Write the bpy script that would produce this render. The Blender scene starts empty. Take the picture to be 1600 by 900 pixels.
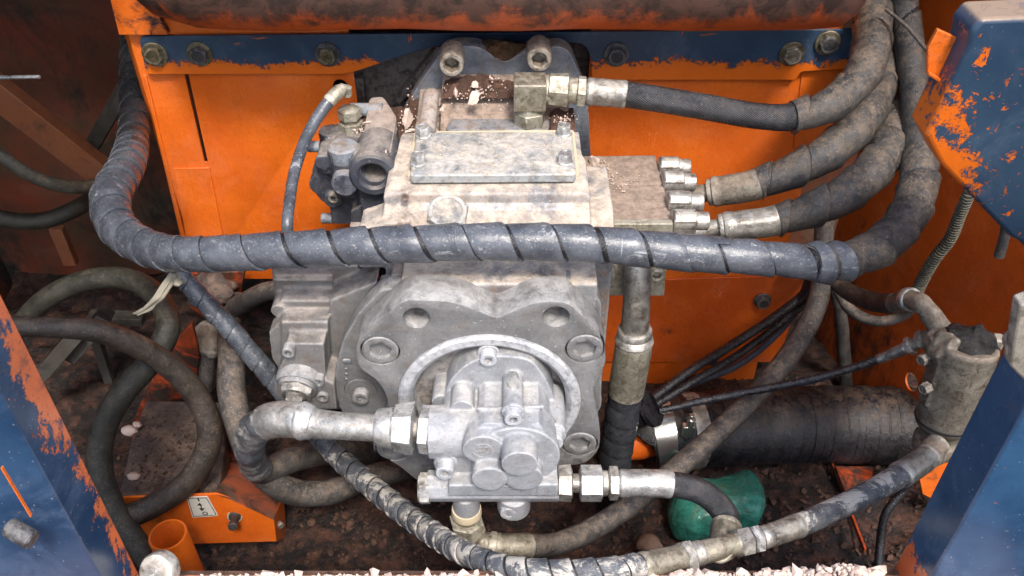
import bpy, bmesh, math, random
from math import sin, cos, pi, tan, atan, radians, sqrt
from mathutils import Vector, Matrix, noise as mnoise
random.seed(7)
SC = bpy.context.scene
COL = SC.collection

# ------------------------------------------------------------------ camera, sky, sun, exposure
FPX = 1365.0            # focal length in photo pixels (photo is 1600 x 900)
PITCH = radians(40)
CAMP = Vector((0, 0, 1.2))
cd = bpy.data.cameras.new('camera'); cam = bpy.data.objects.new('camera', cd); COL.objects.link(cam)
cd.sensor_width = 36; cd.lens = 36 * FPX / 1600; cd.clip_start = 0.02; cd.clip_end = 200
cam.location = CAMP; cam.rotation_euler = (radians(90) - PITCH, 0, 0)
SC.camera = cam
SUN_EL, SUN_AZ = radians(56), radians(16)      # the sun stands behind the camera, a little to the right
w = bpy.data.worlds.new('World'); SC.world = w; w.use_nodes = True
nt = w.node_tree; bg = nt.nodes['Background']
sky = nt.nodes.new('ShaderNodeTexSky'); sky.sky_type = 'NISHITA'; sky.sun_disc = False
sky.sun_elevation = SUN_EL; sky.sun_rotation = pi - SUN_AZ; sky.dust_density = 3.0; sky.air_density = 1.0
nt.links.new(sky.outputs[0], bg.inputs[0]); bg.inputs[1].default_value = 0.14
sl = bpy.data.lights.new('sun', 'SUN'); sl.energy = 1.5; sl.angle = radians(10); sl.color = (1, .95, .88)
so = bpy.data.objects.new('sun', sl); COL.objects.link(so)
sd = Vector((sin(SUN_AZ) * cos(SUN_EL), -cos(SUN_AZ) * cos(SUN_EL), sin(SUN_EL)))   # towards the sun
so.rotation_euler = sd.to_track_quat('Z', 'Y').to_euler(); so.location = (0, -2, 3)
SC.view_settings.view_transform = 'Standard'; SC.view_settings.look = 'None'
SC.view_settings.exposure = 1.36; SC.view_settings.gamma = 1
SC.render.engine = 'CYCLES'; SC.cycles.use_denoising = True
SC.cycles.max_bounces = 6; SC.cycles.diffuse_bounces = 3

# ------------------------------------------------------------------ placing helpers
FW = Vector((0, cos(PITCH), -sin(PITCH))); UP = Vector((0, sin(PITCH), cos(PITCH)))
def ray(px, py): return FW + Vector(((px - 800) / FPX, 0, 0)) + UP * ((450 - py) / FPX)
def at(px, py, Y):                      # the place on the vertical plane Y
    r = ray(px, py); return CAMP + r * (Y / r.y)
def atz(px, py, Z):                     # the place on the level plane Z
    r = ray(px, py); return CAMP + r * ((Z - CAMP.z) / r.z)
def mpp(p): return (p - CAMP).dot(FW) / FPX     # metres per photo pixel at p
def atx(py, X, Y): return at(800, py, Y) + Vector((X, 0, 0))

# ------------------------------------------------------------------ mesh helpers; a shape is (verts, faces)
def join(*sh):
    V, F = [], []
    for v, f in sh:
        o = len(V); V += [Vector(p) for p in v]; F += [tuple(i + o for i in q) for q in f]
    return V, F
def xform(sh, M): return [M @ Vector(p) for p in sh[0]], sh[1]
def axis(p, d, roll=0):                 # matrix with local Z along d
    d = Vector(d).normalized()
    return Matrix.Translation(p) @ d.to_track_quat('Z', 'Y').to_matrix().to_4x4() @ Matrix.Rotation(roll, 4, 'Z')
def rings(rs, n=36, cap=True):          # rs: (shape 'c'|'h', radius (hex: across flats / 2), height)
    V, F = [], []
    for s, r, h in rs:
        for i in range(n):
            a = 2 * pi * i / n
            q = r
            if s == 'h':
                m = (a % (pi / 3)) - pi / 6; q = r / cos(m)
            V.append(Vector((q * cos(a), q * sin(a), h)))
    for k in range(len(rs) - 1):
        for i in range(n):
            j = (i + 1) % n
            F.append((k * n + i, k * n + j, (k + 1) * n + j, (k + 1) * n + i))
    if cap:
        F.append(tuple(reversed(range(n)))); F.append(tuple((len(rs) - 1) * n + i for i in range(n)))
    return V, F
def cyl(p, d, r, L, n=32, ch=0.0):
    rs = [('c', r, 0), ('c', r, L)] if not ch else [('c', r - ch, 0), ('c', r, ch), ('c', r, L - ch), ('c', r - ch, L)]
    return xform(rings(rs, n), axis(p, d))
def lathe(p, d, prof, n=40, cap=True): return xform(rings([('c', max(r, 1e-5), h) for r, h in prof], n, cap), axis(p, d))
def fcyl(px, py, Yf, r, Yb, n=36):      # round boss whose front face centre is seen at (px, py)
    p = at(px, py, Yf); return cyl(p, (0, 1, 0), r, Yb - Yf, n)
def box(a, b):
    x0, y0, z0 = a; x1, y1, z1 = b
    V = [Vector((x, y, z)) for z in (z0, z1) for y in (y0, y1) for x in (x0, x1)]
    return V, [(0, 2, 3, 1), (4, 5, 7, 6), (0, 1, 5, 4), (2, 6, 7, 3), (0, 4, 6, 2), (1, 3, 7, 5)]
def obox(p, d, u, L, W, H):             # oriented box: from p along d by L, width W along u, height H along d x u, centred across
    d = Vector(d).normalized(); u = Vector(u); u = (u - d * u.dot(d)).normalized(); v = d.cross(u)
    M = Matrix((d, u, v)).transposed().to_4x4(); M.translation = p
    return xform(box((0, -W / 2, -H / 2), (L, W / 2, H / 2)), M)
def extr(pts, vec):                     # outline (any winding) swept by vec
    n = len(pts); V = [Vector(p) for p in pts] + [Vector(p) + Vector(vec) for p in pts]
    F = [tuple(range(n)), tuple(reversed(range(n, 2 * n)))] + [(i, n + i, n + (i + 1) % n, (i + 1) % n) for i in range(n)]
    return V, F
def prism(out, Y0, Y1): return extr([at(x, y, Y0) for x, y in out], (0, Y1 - Y0, 0))
def slab(out, Z, h): return extr([atz(x, y, Z) for x, y in out], (0, 0, -h))
def fillet(pts, r, k=4):                # round the corners of a 2-D outline, r per corner or one number
    o = []
    n = len(pts)
    for i, p in enumerate(pts):
        p = Vector(p[:2]); a = Vector(pts[i - 1][:2]); b = Vector(pts[(i + 1) % n][:2])
        rr = r[i] if isinstance(r, (list, tuple)) else r
        da, db = (a - p), (b - p); rr = min(rr, da.length * .45, db.length * .45)
        if rr <= 0: o.append(tuple(p)); continue
        s, e = p + da.normalized() * rr, p + db.normalized() * rr
        for j in range(k + 1):
            t = j / k; q = s * (1 - t) ** 2 + p * 2 * t * (1 - t) + e * t * t; o.append((q.x, q.y))
    return o
def ball(p, r, n=12, sq=(1, 1, 1), jit=0.0, seed=0):
    bm = bmesh.new(); bmesh.ops.create_icosphere(bm, subdivisions=2 if n < 20 else 3, radius=1)
    V = []
    for v in bm.verts:
        k = 1 + jit * mnoise.noise(v.co * 1.7 + Vector((seed * 3.1, seed, 0)))
        V.append(Vector((v.co.x * sq[0], v.co.y * sq[1], v.co.z * sq[2])) * r * k + Vector(p))
    F = [tuple(v.index for v in f.verts) for f in bm.faces]; bm.free()
    return V, F

def mk(name, sh, mat, parent=None, smooth=35, bevel=0, fix=True, seg=2):
    me = bpy.data.meshes.new(name); me.from_pydata([tuple(v) for v in sh[0]], [], sh[1])
    if fix:
        bm = bmesh.new(); bm.from_mesh(me)
        bmesh.ops.recalc_face_normals(bm, faces=bm.faces)
        bm.to_mesh(me); bm.free()
    o = bpy.data.objects.new(name, me); COL.objects.link(o)
    if mat: me.materials.append(mat)
    if smooth: me.polygons.foreach_set('use_smooth', [True] * len(me.polygons)); me.set_sharp_from_angle(angle=radians(smooth))
    if bevel:
        b = o.modifiers.new('edge', 'BEVEL'); b.width = bevel; b.segments = seg; b.limit_method = 'ANGLE'; b.angle_limit = radians(28)
        b.harden_normals = False; me.polygons.foreach_set('use_smooth', [True] * len(me.polygons)); me.set_sharp_from_angle(angle=radians(60))
    par(o, parent)
    return o
WM = {}                                 # where an object stands, for its children
def par(o, parent):
    if parent is not None:
        o.parent = parent; o.matrix_parent_inverse = WM.get(parent.name, Matrix()).inverted()
def bake(o):                            # apply the modifiers
    dg = bpy.context.evaluated_depsgraph_get(); dg.update()
    me = bpy.data.meshes.new_from_object(o.evaluated_get(dg)); old = o.data; o.modifiers.clear(); o.data = me
    bpy.data.meshes.remove(old); me.name = o.name
    return o
def cast(name, shapes, mat, parent, vox=0.0022, it=6, cuts=(), fac=.5):     # a casting: shapes fused with soft fillets
    o = mk(name, join(*shapes), mat, parent, smooth=0)
    m = o.modifiers.new('r', 'REMESH'); m.mode = 'VOXEL'; m.voxel_size = vox
    tmp = []
    s = o.modifiers.new('s', 'SMOOTH'); s.factor = fac; s.iterations = it
    if cuts:
        bake(o)
        for c in cuts:
            k = mk('cut', c, mat, None, smooth=0); b = o.modifiers.new('b', 'BOOLEAN'); b.operation = 'DIFFERENCE'; b.object = k; b.solver = 'EXACT'; tmp.append(k)
    bake(o)
    for k in tmp: bpy.data.objects.remove(k)
    o.data.polygons.foreach_set('use_smooth', [True] * len(o.data.polygons))
    if cuts: o.data.set_sharp_from_angle(angle=radians(50))
    return o
def cutout(o, cuts, bevel=0):
    tmp = []
    for c in cuts:
        k = mk('cut', c, None, None, smooth=0); b = o.modifiers.new('b', 'BOOLEAN'); b.operation = 'DIFFERENCE'; b.object = k; b.solver = 'EXACT'; tmp.append(k)
    if bevel:
        b = o.modifiers.new('edge', 'BEVEL'); b.width = bevel; b.segments = 2; b.limit_method = 'ANGLE'; b.angle_limit = radians(30)
    bake(o)
    for k in tmp: bpy.data.objects.remove(k)
    o.data.polygons.foreach_set('use_smooth', [True] * len(o.data.polygons)); o.data.set_sharp_from_angle(angle=radians(40))
    return o

def tag(o, label, cat, group=None):
    o['label'] = label; o['category'] = cat
    if group: o['group'] = group
    return o
def thing(name, label, cat, loc, group=None):
    o = bpy.data.objects.new(name, None); COL.objects.link(o); o.location = loc; o.empty_display_size = .02
    WM[o.name] = Matrix.Translation(loc)
    return tag(o, label, cat, group)
def kind(o, k): o['kind'] = k; return o

# ------------------------------------------------------------------ paths (hoses, pipes, rods)
class Path:
    def __init__(s, pts, world=False):
        P, R = [], []
        for q in pts:
            if world: p = Vector(q[0]); R.append(q[1])
            else: p = at(q[0], q[1], q[2]); R.append(q[3] / 2 * mpp(p))
            P.append(p)
        n = len(P); s.P, s.R, s.S, s.idx = [], [], [], []
        K = 14
        for i in range(n - 1):
            p0 = P[i - 1] if i else P[0] * 2 - P[1]; p1, p2 = P[i], P[i + 1]; p3 = P[i + 2] if i + 2 < n else P[-1] * 2 - P[-2]
            # centripetal Catmull-Rom
            t0 = 0; t1 = t0 + max((p1 - p0).length, 1e-6) ** .5; t2 = t1 + max((p2 - p1).length, 1e-6) ** .5; t3 = t2 + max((p3 - p2).length, 1e-6) ** .5
            s.idx.append(len(s.P))
            for k in range(K):
                t = t1 + (t2 - t1) * k / K
                A1 = p0 * ((t1 - t) / (t1 - t0)) + p1 * ((t - t0) / (t1 - t0)); A2 = p1 * ((t2 - t) / (t2 - t1)) + p2 * ((t - t1) / (t2 - t1))
                A3 = p2 * ((t3 - t) / (t3 - t2)) + p3 * ((t - t2) / (t3 - t2))
                B1 = A1 * ((t2 - t) / (t2 - t0)) + A2 * ((t - t0) / (t2 - t0)); B2 = A2 * ((t3 - t) / (t3 - t1)) + A3 * ((t - t1) / (t3 - t1))
                s.P.append(B1 * ((t2 - t) / (t2 - t1)) + B2 * ((t - t1) / (t2 - t1)))
                f = k / K; f = f * f * (3 - 2 * f); s.R.append(R[i] * (1 - f) + R[i + 1] * f)
        s.idx.append(len(s.P)); s.P.append(P[-1]); s.R.append(R[-1])
        s.S = [0.0]
        for i in range(1, len(s.P)): s.S.append(s.S[-1] + (s.P[i] - s.P[i - 1]).length)
        s.L = s.S[-1]
        T = [(s.P[min(i + 1, len(s.P) - 1)] - s.P[max(i - 1, 0)]).normalized() for i in range(len(s.P))]
        s.T = T; N = T[0].orthogonal().normalized(); s.N = []
        for i in range(len(T)):
            N = (N - T[i] * N.dot(T[i])).normalized(); s.N.append(N.copy())
    def s_at(s, i):                     # arc length at waypoint i (fractional allowed)
        k = int(i); f = i - k
        a = s.S[s.idx[min(k, len(s.idx) - 1)]]
        if f <= 0 or k + 1 >= len(s.idx): return a
        return a + (s.S[s.idx[k + 1]] - a) * f
    def ev(s, d):
        d = min(max(d, 0), s.L); lo, hi = 0, len(s.S) - 1
        while hi - lo > 1:
            m = (lo + hi) // 2
            if s.S[m] <= d: lo = m
            else: hi = m
        f = (d - s.S[lo]) / max(s.S[hi] - s.S[lo], 1e-9)
        T = s.T[lo].lerp(s.T[hi], f).normalized(); N = s.N[lo].lerp(s.N[hi], f); N = (N - T * N.dot(T)).normalized()
        return s.P[lo].lerp(s.P[hi], f), T, N, T.cross(N), s.R[lo] * (1 - f) + s.R[hi] * f
    def sweep(s, prof, n=28, cap=True, lump=0):     # prof: list of (arc length, scale, shape)
        V, F = [], []
        for d, k, sh in prof:
            p, T, N, B, r = s.ev(d)
            for i in range(n):
                a = 2 * pi * i / n; q = r * k
                if sh == 'h': q = r * k / cos((a % (pi / 3)) - pi / 6)
                if sh == 'o': q = r * k * (1 + .018 * cos(8 * a))      # crimp marks
                if lump: q *= 1 + lump * mnoise.noise(p * 38 + N * cos(a) * .9 + B * sin(a) * .9)
                V.append(p + (N * cos(a) + B * sin(a)) * q)
        m = len(prof)
        for k in range(m - 1):
            for i in range(n):
                j = (i + 1) % n; F.append((k * n + i, k * n + j, (k + 1) * n + j, (k + 1) * n + i))
        if cap: F.append(tuple(reversed(range(n)))); F.append(tuple((m - 1) * n + i for i in range(n)))
        return V, F
    def tube(s, a, b, k=1.0, n=28, step=.006, lump=0):
        m = max(2, int((b - a) / step)); return s.sweep([(a + (b - a) * i / m, k, 'c') for i in range(m + 1)], n, lump=lump)
    def ribbed(s, a, b, pitch, amp, k=1.0, n=24):
        m = max(2, int((b - a) / pitch)); pr = []
        for i in range(m):
            for f, q in ((0, -amp), (.2, -amp), (.35, amp), (.75, amp), (.9, -amp)): pr.append((a + (i + f) * pitch, k * (1 + q), 'c'))
        return s.sweep(pr, n)
    def spiral(s, a, b, pitch, cover=.93, th=.0022, hand=1, seg=30, wob=.12, seed=0, base=1.0, clamp=0):
        V, F = [], []; turns = (b - a) / pitch + .8; m = int(turns * seg)
        J = ((0, -.0006), (0, .35), (.03, .5), (.35, .8), (.7, .95), (.95, 1.25), (1, 1.1), (1, -.0006))
        for i in range(m + 1):
            t = i / seg - .8; an = 2 * pi * t * hand
            w1 = wob * mnoise.noise(Vector((t * .9, seed * 7.3, 0))); w2 = wob * mnoise.noise(Vector((t * .9 + 31, seed * 5.1, 3)))
            for j, (u, o) in enumerate(J):
                d = a + pitch * (t + (u - .5) * cover + (w1 if u < .5 else w2) * (.5 if u in (0, 1) else .4))
                if clamp: d = max(d, a + (u * .0001))
                p, T, N, B, r = s.ev(d)
                lift = 1 + .25 * mnoise.noise(Vector((t * 1.3, u, seed + 9)))
                V.append(p + (N * cos(an) + B * sin(an)) * (r * base - th + o * th * lift * 1.3))
        q = len(J)
        for i in range(m):
            for j in range(q - 1): F.append((i * q + j, i * q + j + 1, (i + 1) * q + j + 1, (i + 1) * q + j))
        return V, F
    def ferrule(s, a, b, k=1.0, bead=.1):
        L = b - a; e = min(.003, L * .1)
        pr = [(a, k * .86, 'c'), (a + e * .4, k * .95, 'c'), (a + e, k, 'c'), (a + L * .16, k, 'c'), (a + L * .2, k * .95, 'c'), (a + L * .24, k * .97, 'o')]
        pr += [(a + L * (.3 + .1 * i), k * .975, 'o') for i in range(6)] + [(b - L * .1, k, 'c'), (b - e, k * 1.0, 'c'), (b, k * .93, 'c')]
        return s.sweep(pr, 40)
    def hexnut(s, a, b, k=1.0):
        e = min(.0022, (b - a) * .2)
        return s.sweep([(a, k * .86, 'c'), (a + e, k, 'h'), (b - e, k, 'h'), (b, k * .86, 'c')], 36)
    def collar(s, a, b, k=1.0):
        e = (b - a) * .2
        return s.sweep([(a, k * .9, 'c'), (a + e * .4, k * .97, 'c'), (a + e, k, 'c'), (b - e, k, 'c'), (b - e * .4, k * .97, 'c'), (b, k * .9, 'c')], 36)
def px_path(*pts): return Path(pts)

def line(name, label, cat, pts, segs, group=None, world=False, root=None):
    """a hose assembly: segs = (part name, kind, i0, i1, material, options)"""
    P = Path(pts, world); 
    r = root or thing(name, label, cat, P.P[0], group)
    for pn, kd, i0, i1, mt, *op in segs:
        op = dict(op[0]) if op else {}
        a, b = P.s_at(i0), P.s_at(i1); nm = op.pop('label', None); bv = op.pop('bevel', 0)
        if kd == 'tube': sh = P.tube(a, b, **op)
        elif kd == 'spiral': sh = P.spiral(a, b, **op)
        elif kd == 'ribbed': sh = P.ribbed(a, b, **op)
        elif kd == 'ferrule': sh = P.ferrule(a, b, **op)
        elif kd == 'hex': sh = P.hexnut(a, b, **op)
        elif kd == 'collar': sh = P.collar(a, b, **op)
        o = mk(pn, sh, mt, r, smooth=32, fix=kd not in ('spiral',))
        if nm: o['label'] = nm
    return r, P

# bolts: local meshes, shared
MESHCACHE = {}
def inst(name, key, build, mat, M, parent=None, smooth=30):
    k = (key, mat.name)
    if k not in MESHCACHE:
        o = mk(name, build(), mat, None, smooth=smooth); MESHCACHE[k] = o.data
    else:
        o = bpy.data.objects.new(name, MESHCACHE[k]); COL.objects.link(o)
    o.matrix_basis = M; WM[o.name] = M; par(o, parent)
    return o
def socket_mesh(r, h, soc=.5, depth=.5):
    return rings([('c', r, -.002), ('c', r, h * .88), ('c', r * .97, h * .96), ('c', r * .9, h), ('c', r * soc * 1.24, h), ('h', r * soc, h * .96), ('h', r * soc, h * (1 - depth)), ('c', r * .1, h * (1 - depth) - r * .15)], 36)
def hex_mesh(r, h, dome=.04):
    return rings([('h', r, -.001), ('h', r, h * .82), ('c', r * .98, h * .99), ('c', r * .78, h), ('c', r * .74, h * .94), ('c', r * .2, h * (.94 + dome))], 36)
def washer_mesh(r, h): return rings([('c', r, -.001), ('c', r, h * .7), ('c', r * .95, h), ('c', r * .3, h)], 36)
def socket_bolt(p, d, r, h, mat, parent, name='socket_bolt', soc=.5, roll=None, washer=0, wmat=None):
    M = axis(p, d, random.random() * 6 if roll is None else roll)
    o = inst(name, ('s', round(r, 4), round(h, 4), soc), lambda: socket_mesh(r, h, soc), mat, M, parent)
    if washer: inst('washer', ('w', round(washer, 4)), lambda: washer_mesh(washer, .003), wmat or mat, axis(p, d), o)
    return o
def hex_bolt(p, d, r, h, mat, parent, name='hex_bolt', washer=0, wmat=None, roll=None):
    p0 = Vector(p)
    if washer: p = p0 + Vector(d).normalized() * .0025
    o = inst(name, ('x', round(r, 4), round(h, 4)), lambda: hex_mesh(r, h), mat, axis(p, d, random.random() * 6 if roll is None else roll), parent)
    if washer: inst('washer', ('w', round(washer, 4)), lambda: washer_mesh(washer, .003), wmat or mat, axis(p0, d), o)
    return o

# ------------------------------------------------------------------ materials
class G:
    def __init__(s, name):
        s.m = bpy.data.materials.new(name); s.m.use_nodes = True; s.t = s.m.node_tree
        s.b = s.t.nodes['Principled BSDF']; s.g = s.t.nodes.new('ShaderNodeNewGeometry'); s.L = s.t.links.new
        s.pos = s.g.outputs['Position']
        sp = s.t.nodes.new('ShaderNodeSeparateXYZ'); s.L(s.g.outputs['Normal'], sp.inputs[0]); s.nz = sp.outputs[2]; s.ny = sp.outputs[1]
    def put(s, sock, v):
        if isinstance(v, (int, float)): sock.default_value = v
        elif isinstance(v, (tuple, list)): sock.default_value = (*v, 1) if len(v) == 3 and len(sock.default_value) == 4 else v
        else: s.L(v, sock)
    def noise(s, scale, det=4, rough=.6, dist=0, off=0, st=None, vec=None):
        n = s.t.nodes.new('ShaderNodeTexNoise'); n.inputs['Scale'].default_value = scale; n.inputs['Detail'].default_value = det
        n.inputs['Roughness'].default_value = rough; n.inputs['Distortion'].default_value = dist
        v = vec or s.pos
        if off or st:
            mp = s.t.nodes.new('ShaderNodeMapping'); s.L(v, mp.inputs[0]); mp.inputs['Location'].default_value = (off, off * .7, off * .3)
            if st: mp.inputs['Scale'].default_value = st[:3]; mp.inputs['Rotation'].default_value = st[3] if len(st) > 3 else (0, 0, 0)
            v = mp.outputs[0]
        s.L(v, n.inputs['Vector']); return n.outputs[0]
    def voro(s, scale, feat='F1', off=0):
        n = s.t.nodes.new('ShaderNodeTexVoronoi'); n.feature = feat; n.inputs['Scale'].default_value = scale; s.L(s.pos, n.inputs['Vector']); return n.outputs[0]
    def rng(s, x, a, b, lo=0, hi=1):
        n = s.t.nodes.new('ShaderNodeMapRange'); n.interpolation_type = 'SMOOTHSTEP'; s.put(n.inputs[0], x)
        for i, v in enumerate((a, b, lo, hi)): s.put(n.inputs[i + 1], v)
        return n.outputs[0]
    def op(s, o, a, b=0.0, c=None):
        n = s.t.nodes.new('ShaderNodeMath'); n.operation = o; s.put(n.inputs[0], a); s.put(n.inputs[1], b)
        if c is not None: s.put(n.inputs[2], c)
        return n.outputs[0]
    def mix(s, f, a, b):
        n = s.t.nodes.new('ShaderNodeMix'); n.data_type = 'RGBA'; s.put(n.inputs[0], f); s.put(n.inputs[6], a); s.put(n.inputs[7], b); return n.outputs[2]
    def dot(s, v, off=0):
        n = s.t.nodes.new('ShaderNodeVectorMath'); n.operation = 'DOT_PRODUCT'; s.L(s.pos, n.inputs[0]); n.inputs[1].default_value = v
        return s.op('ADD', n.outputs['Value'], off)
    def bump(s, h, dist=.001, st=.5, prev=None):
        n = s.t.nodes.new('ShaderNodeBump'); n.inputs['Distance'].default_value = dist; n.inputs['Strength'].default_value = st
        s.L(h, n.inputs['Height'])
        if prev: s.L(prev, n.inputs['Normal'])
        return n.outputs[0]
    def out(s, col, rough=.6, metal=0, normal=None, spec=None):
        s.put(s.b.inputs['Base Color'], col); s.put(s.b.inputs['Roughness'], rough); s.put(s.b.inputs['Metallic'], metal)
        if normal: s.L(normal, s.b.inputs['Normal'])
        if spec is not None: s.b.inputs['Specular IOR Level'].default_value = spec
        return s.m

def mat_metal(name, c1, c2, dust=(.62, .5, .4), amt=.6, rough=.45, metal=.5, grain=900, gb=.0004, scale=22, stain=(.1, .07, .05), samt=.3, speck=.35, up=(.1, .8), dn=.35, wear=.5, lump=1.6, mott=.45):
    g = G(name)
    col = g.mix(g.rng(g.noise(scale, 6, .68, .3), .38, .62), c1, c2)
    big = g.rng(g.noise(scale * .35, 5, .7, .5, 19), .42, .62); col = g.mix(g.op('MULTIPLY', big, mott), col, tuple(x * .55 for x in c1))
    col = g.mix(g.op('MULTIPLY', g.rng(g.noise(scale * 1.6, 8, .75, .8, 5), .47, .66), min(1, samt * 1.3)), col, stain)
    scr = g.rng(g.op('ABSOLUTE', g.op('SUBTRACT', g.noise(28, 3, .55, 2.2, 63, (1, .35, 1.6)), .5)), .0015, .006, 1, 0)
    scr = g.op('MULTIPLY', scr, g.rng(g.noise(22, 4, .6, 0, 77), .52, .6)); col = g.mix(g.op('MULTIPLY', scr, .55 * wear), col, tuple(min(.8, x * 1.9 + .08) for x in c2))
    ed = g.rng(g.g.outputs['Pointiness'], .515, .56); ed = g.op('MULTIPLY', ed, g.rng(g.noise(70, 5, .7, 0, 31), .38, .56))
    d = g.op('ADD', g.rng(g.nz, up[0], up[1], 0, 1), dn * .3)
    nz = g.rng(g.noise(scale * .9, 8, .75, .6, 11), .56 - .34 * amt, .72 - .2 * amt)
    df = g.op('MULTIPLY', d, nz); df = g.op('MINIMUM', g.op('MULTIPLY', df, amt * 1.3), 1.0)
    dc = g.mix(g.rng(g.noise(scale * 3.3, 7, .7, .3, 3), .36, .66), dust, tuple(x * .58 for x in dust))
    col = g.mix(df, col, dc)
    col = g.mix(g.op('MULTIPLY', ed, wear), col, tuple(min(.75, x * 1.5 + .12) for x in c2))
    pit = g.rng(g.noise(190, 5, .75, 0, 91), .54, .70); col = g.mix(g.op('MULTIPLY', pit, .5), col, tuple(x * .35 for x in c1))
    sp = g.op('MULTIPLY', g.rng(g.noise(250, 2, .5, 0, 8), .69, .73), speck)
    col = g.mix(sp, col, tuple(min(.85, x * 1.35) for x in dust))
    r = g.op('ADD', rough, g.op('MULTIPLY', df, .35)); r = g.op('ADD', r, g.rng(g.noise(60, 5, .65, 0, 2), .3, .7, -.12, .14))
    h = g.op('ADD', g.noise(grain, 3, .6), g.op('MULTIPLY', g.noise(110, 6, .7), lump))
    n = g.bump(h, gb * 2.4, 1)
    return g.out(col, r, g.op('MULTIPLY', g.op('SUBTRACT', 1.0, df), metal), n)
def mat_rubber(name, c1, c2, dust=(.2, .14, .095), amt=.5, rough=.5, scuff=0, sc=(.55, .55, .52), weave=0, up=(-.1, .9), spec=.5, smooth=0):
    g = G(name)
    col = g.mix(g.rng(g.noise(30, 5, .65), .35, .65), c1, c2)
    nz = g.rng(g.noise(48, 10, .86, .3, 4), .62 - .24 * amt, .68 - .12 * amt)
    df = g.op('MULTIPLY', g.rng(g.nz, up[0], up[1], .12, 1), nz); df = g.op('MINIMUM', g.op('MULTIPLY', df, amt * 1.25), 1.0)
    
    col = g.mix(df, col, g.mix(g.noise(140, 3), dust, tuple(x * .6 for x in dust)))
    sp = g.op('MULTIPLY', g.rng(g.noise(300, 3, .6, 0, 9), .60, .66), g.rng(g.nz, -.3, .6, .2, 1)); col = g.mix(g.op('MULTIPLY', sp, .55 * min(1, amt + .2)), col, tuple(min(.6, x * 1.7) for x in dust))
    blk = g.rng(g.noise(32, 9, .8, .6, 61), .48, .60); col = g.mix(g.op('MULTIPLY', blk, .22 if smooth else .5), col, tuple(x * .4 for x in c1))
    if scuff:
        sf = g.rng(g.noise(30, 9, .8, .35, 17, (.6, 1, 1.5)), .66 - .12 * scuff, .7 - .1 * scuff); sf = g.op('MULTIPLY', sf, g.rng(g.nz, -.2, .5, .3, 1))
        sf2 = g.rng(g.noise(90, 7, .8, .6, 27, (1, .2, .2)), .64, .7)
        col = g.mix(g.op('MULTIPLY', g.op('MAXIMUM', sf, sf2), .75 * min(scuff, 1)), col, sc)
    h = g.op('ADD', g.noise(500, 3), g.op('MULTIPLY', g.noise(90, 6, .75), 3.5))
    if weave:
        wv = g.t.nodes.new('ShaderNodeTexWave'); wv.inputs['Scale'].default_value = 160; wv.inputs['Distortion'].default_value = .6; wv.bands_direction = 'DIAGONAL'
        g.L(g.pos, wv.inputs['Vector']); h = g.op('ADD', h, g.op('MULTIPLY', wv.outputs['Fac'], weave))
    r = g.op('ADD', rough, g.op('MULTIPLY', df, .35)); r = g.op('ADD', r, g.rng(g.noise(45, 6, .7, 0, 2), .3, .7, -.12, .16))
    return g.out(col, r, 0, g.bump(h, .0003 if smooth else .0008, .8), spec)
ORANGE, ORANGE2 = (.74, .150, .010), (.60, .105, .008)
BLUE, BLUE2 = (.016, .036, .070), (.032, .062, .105)
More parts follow.
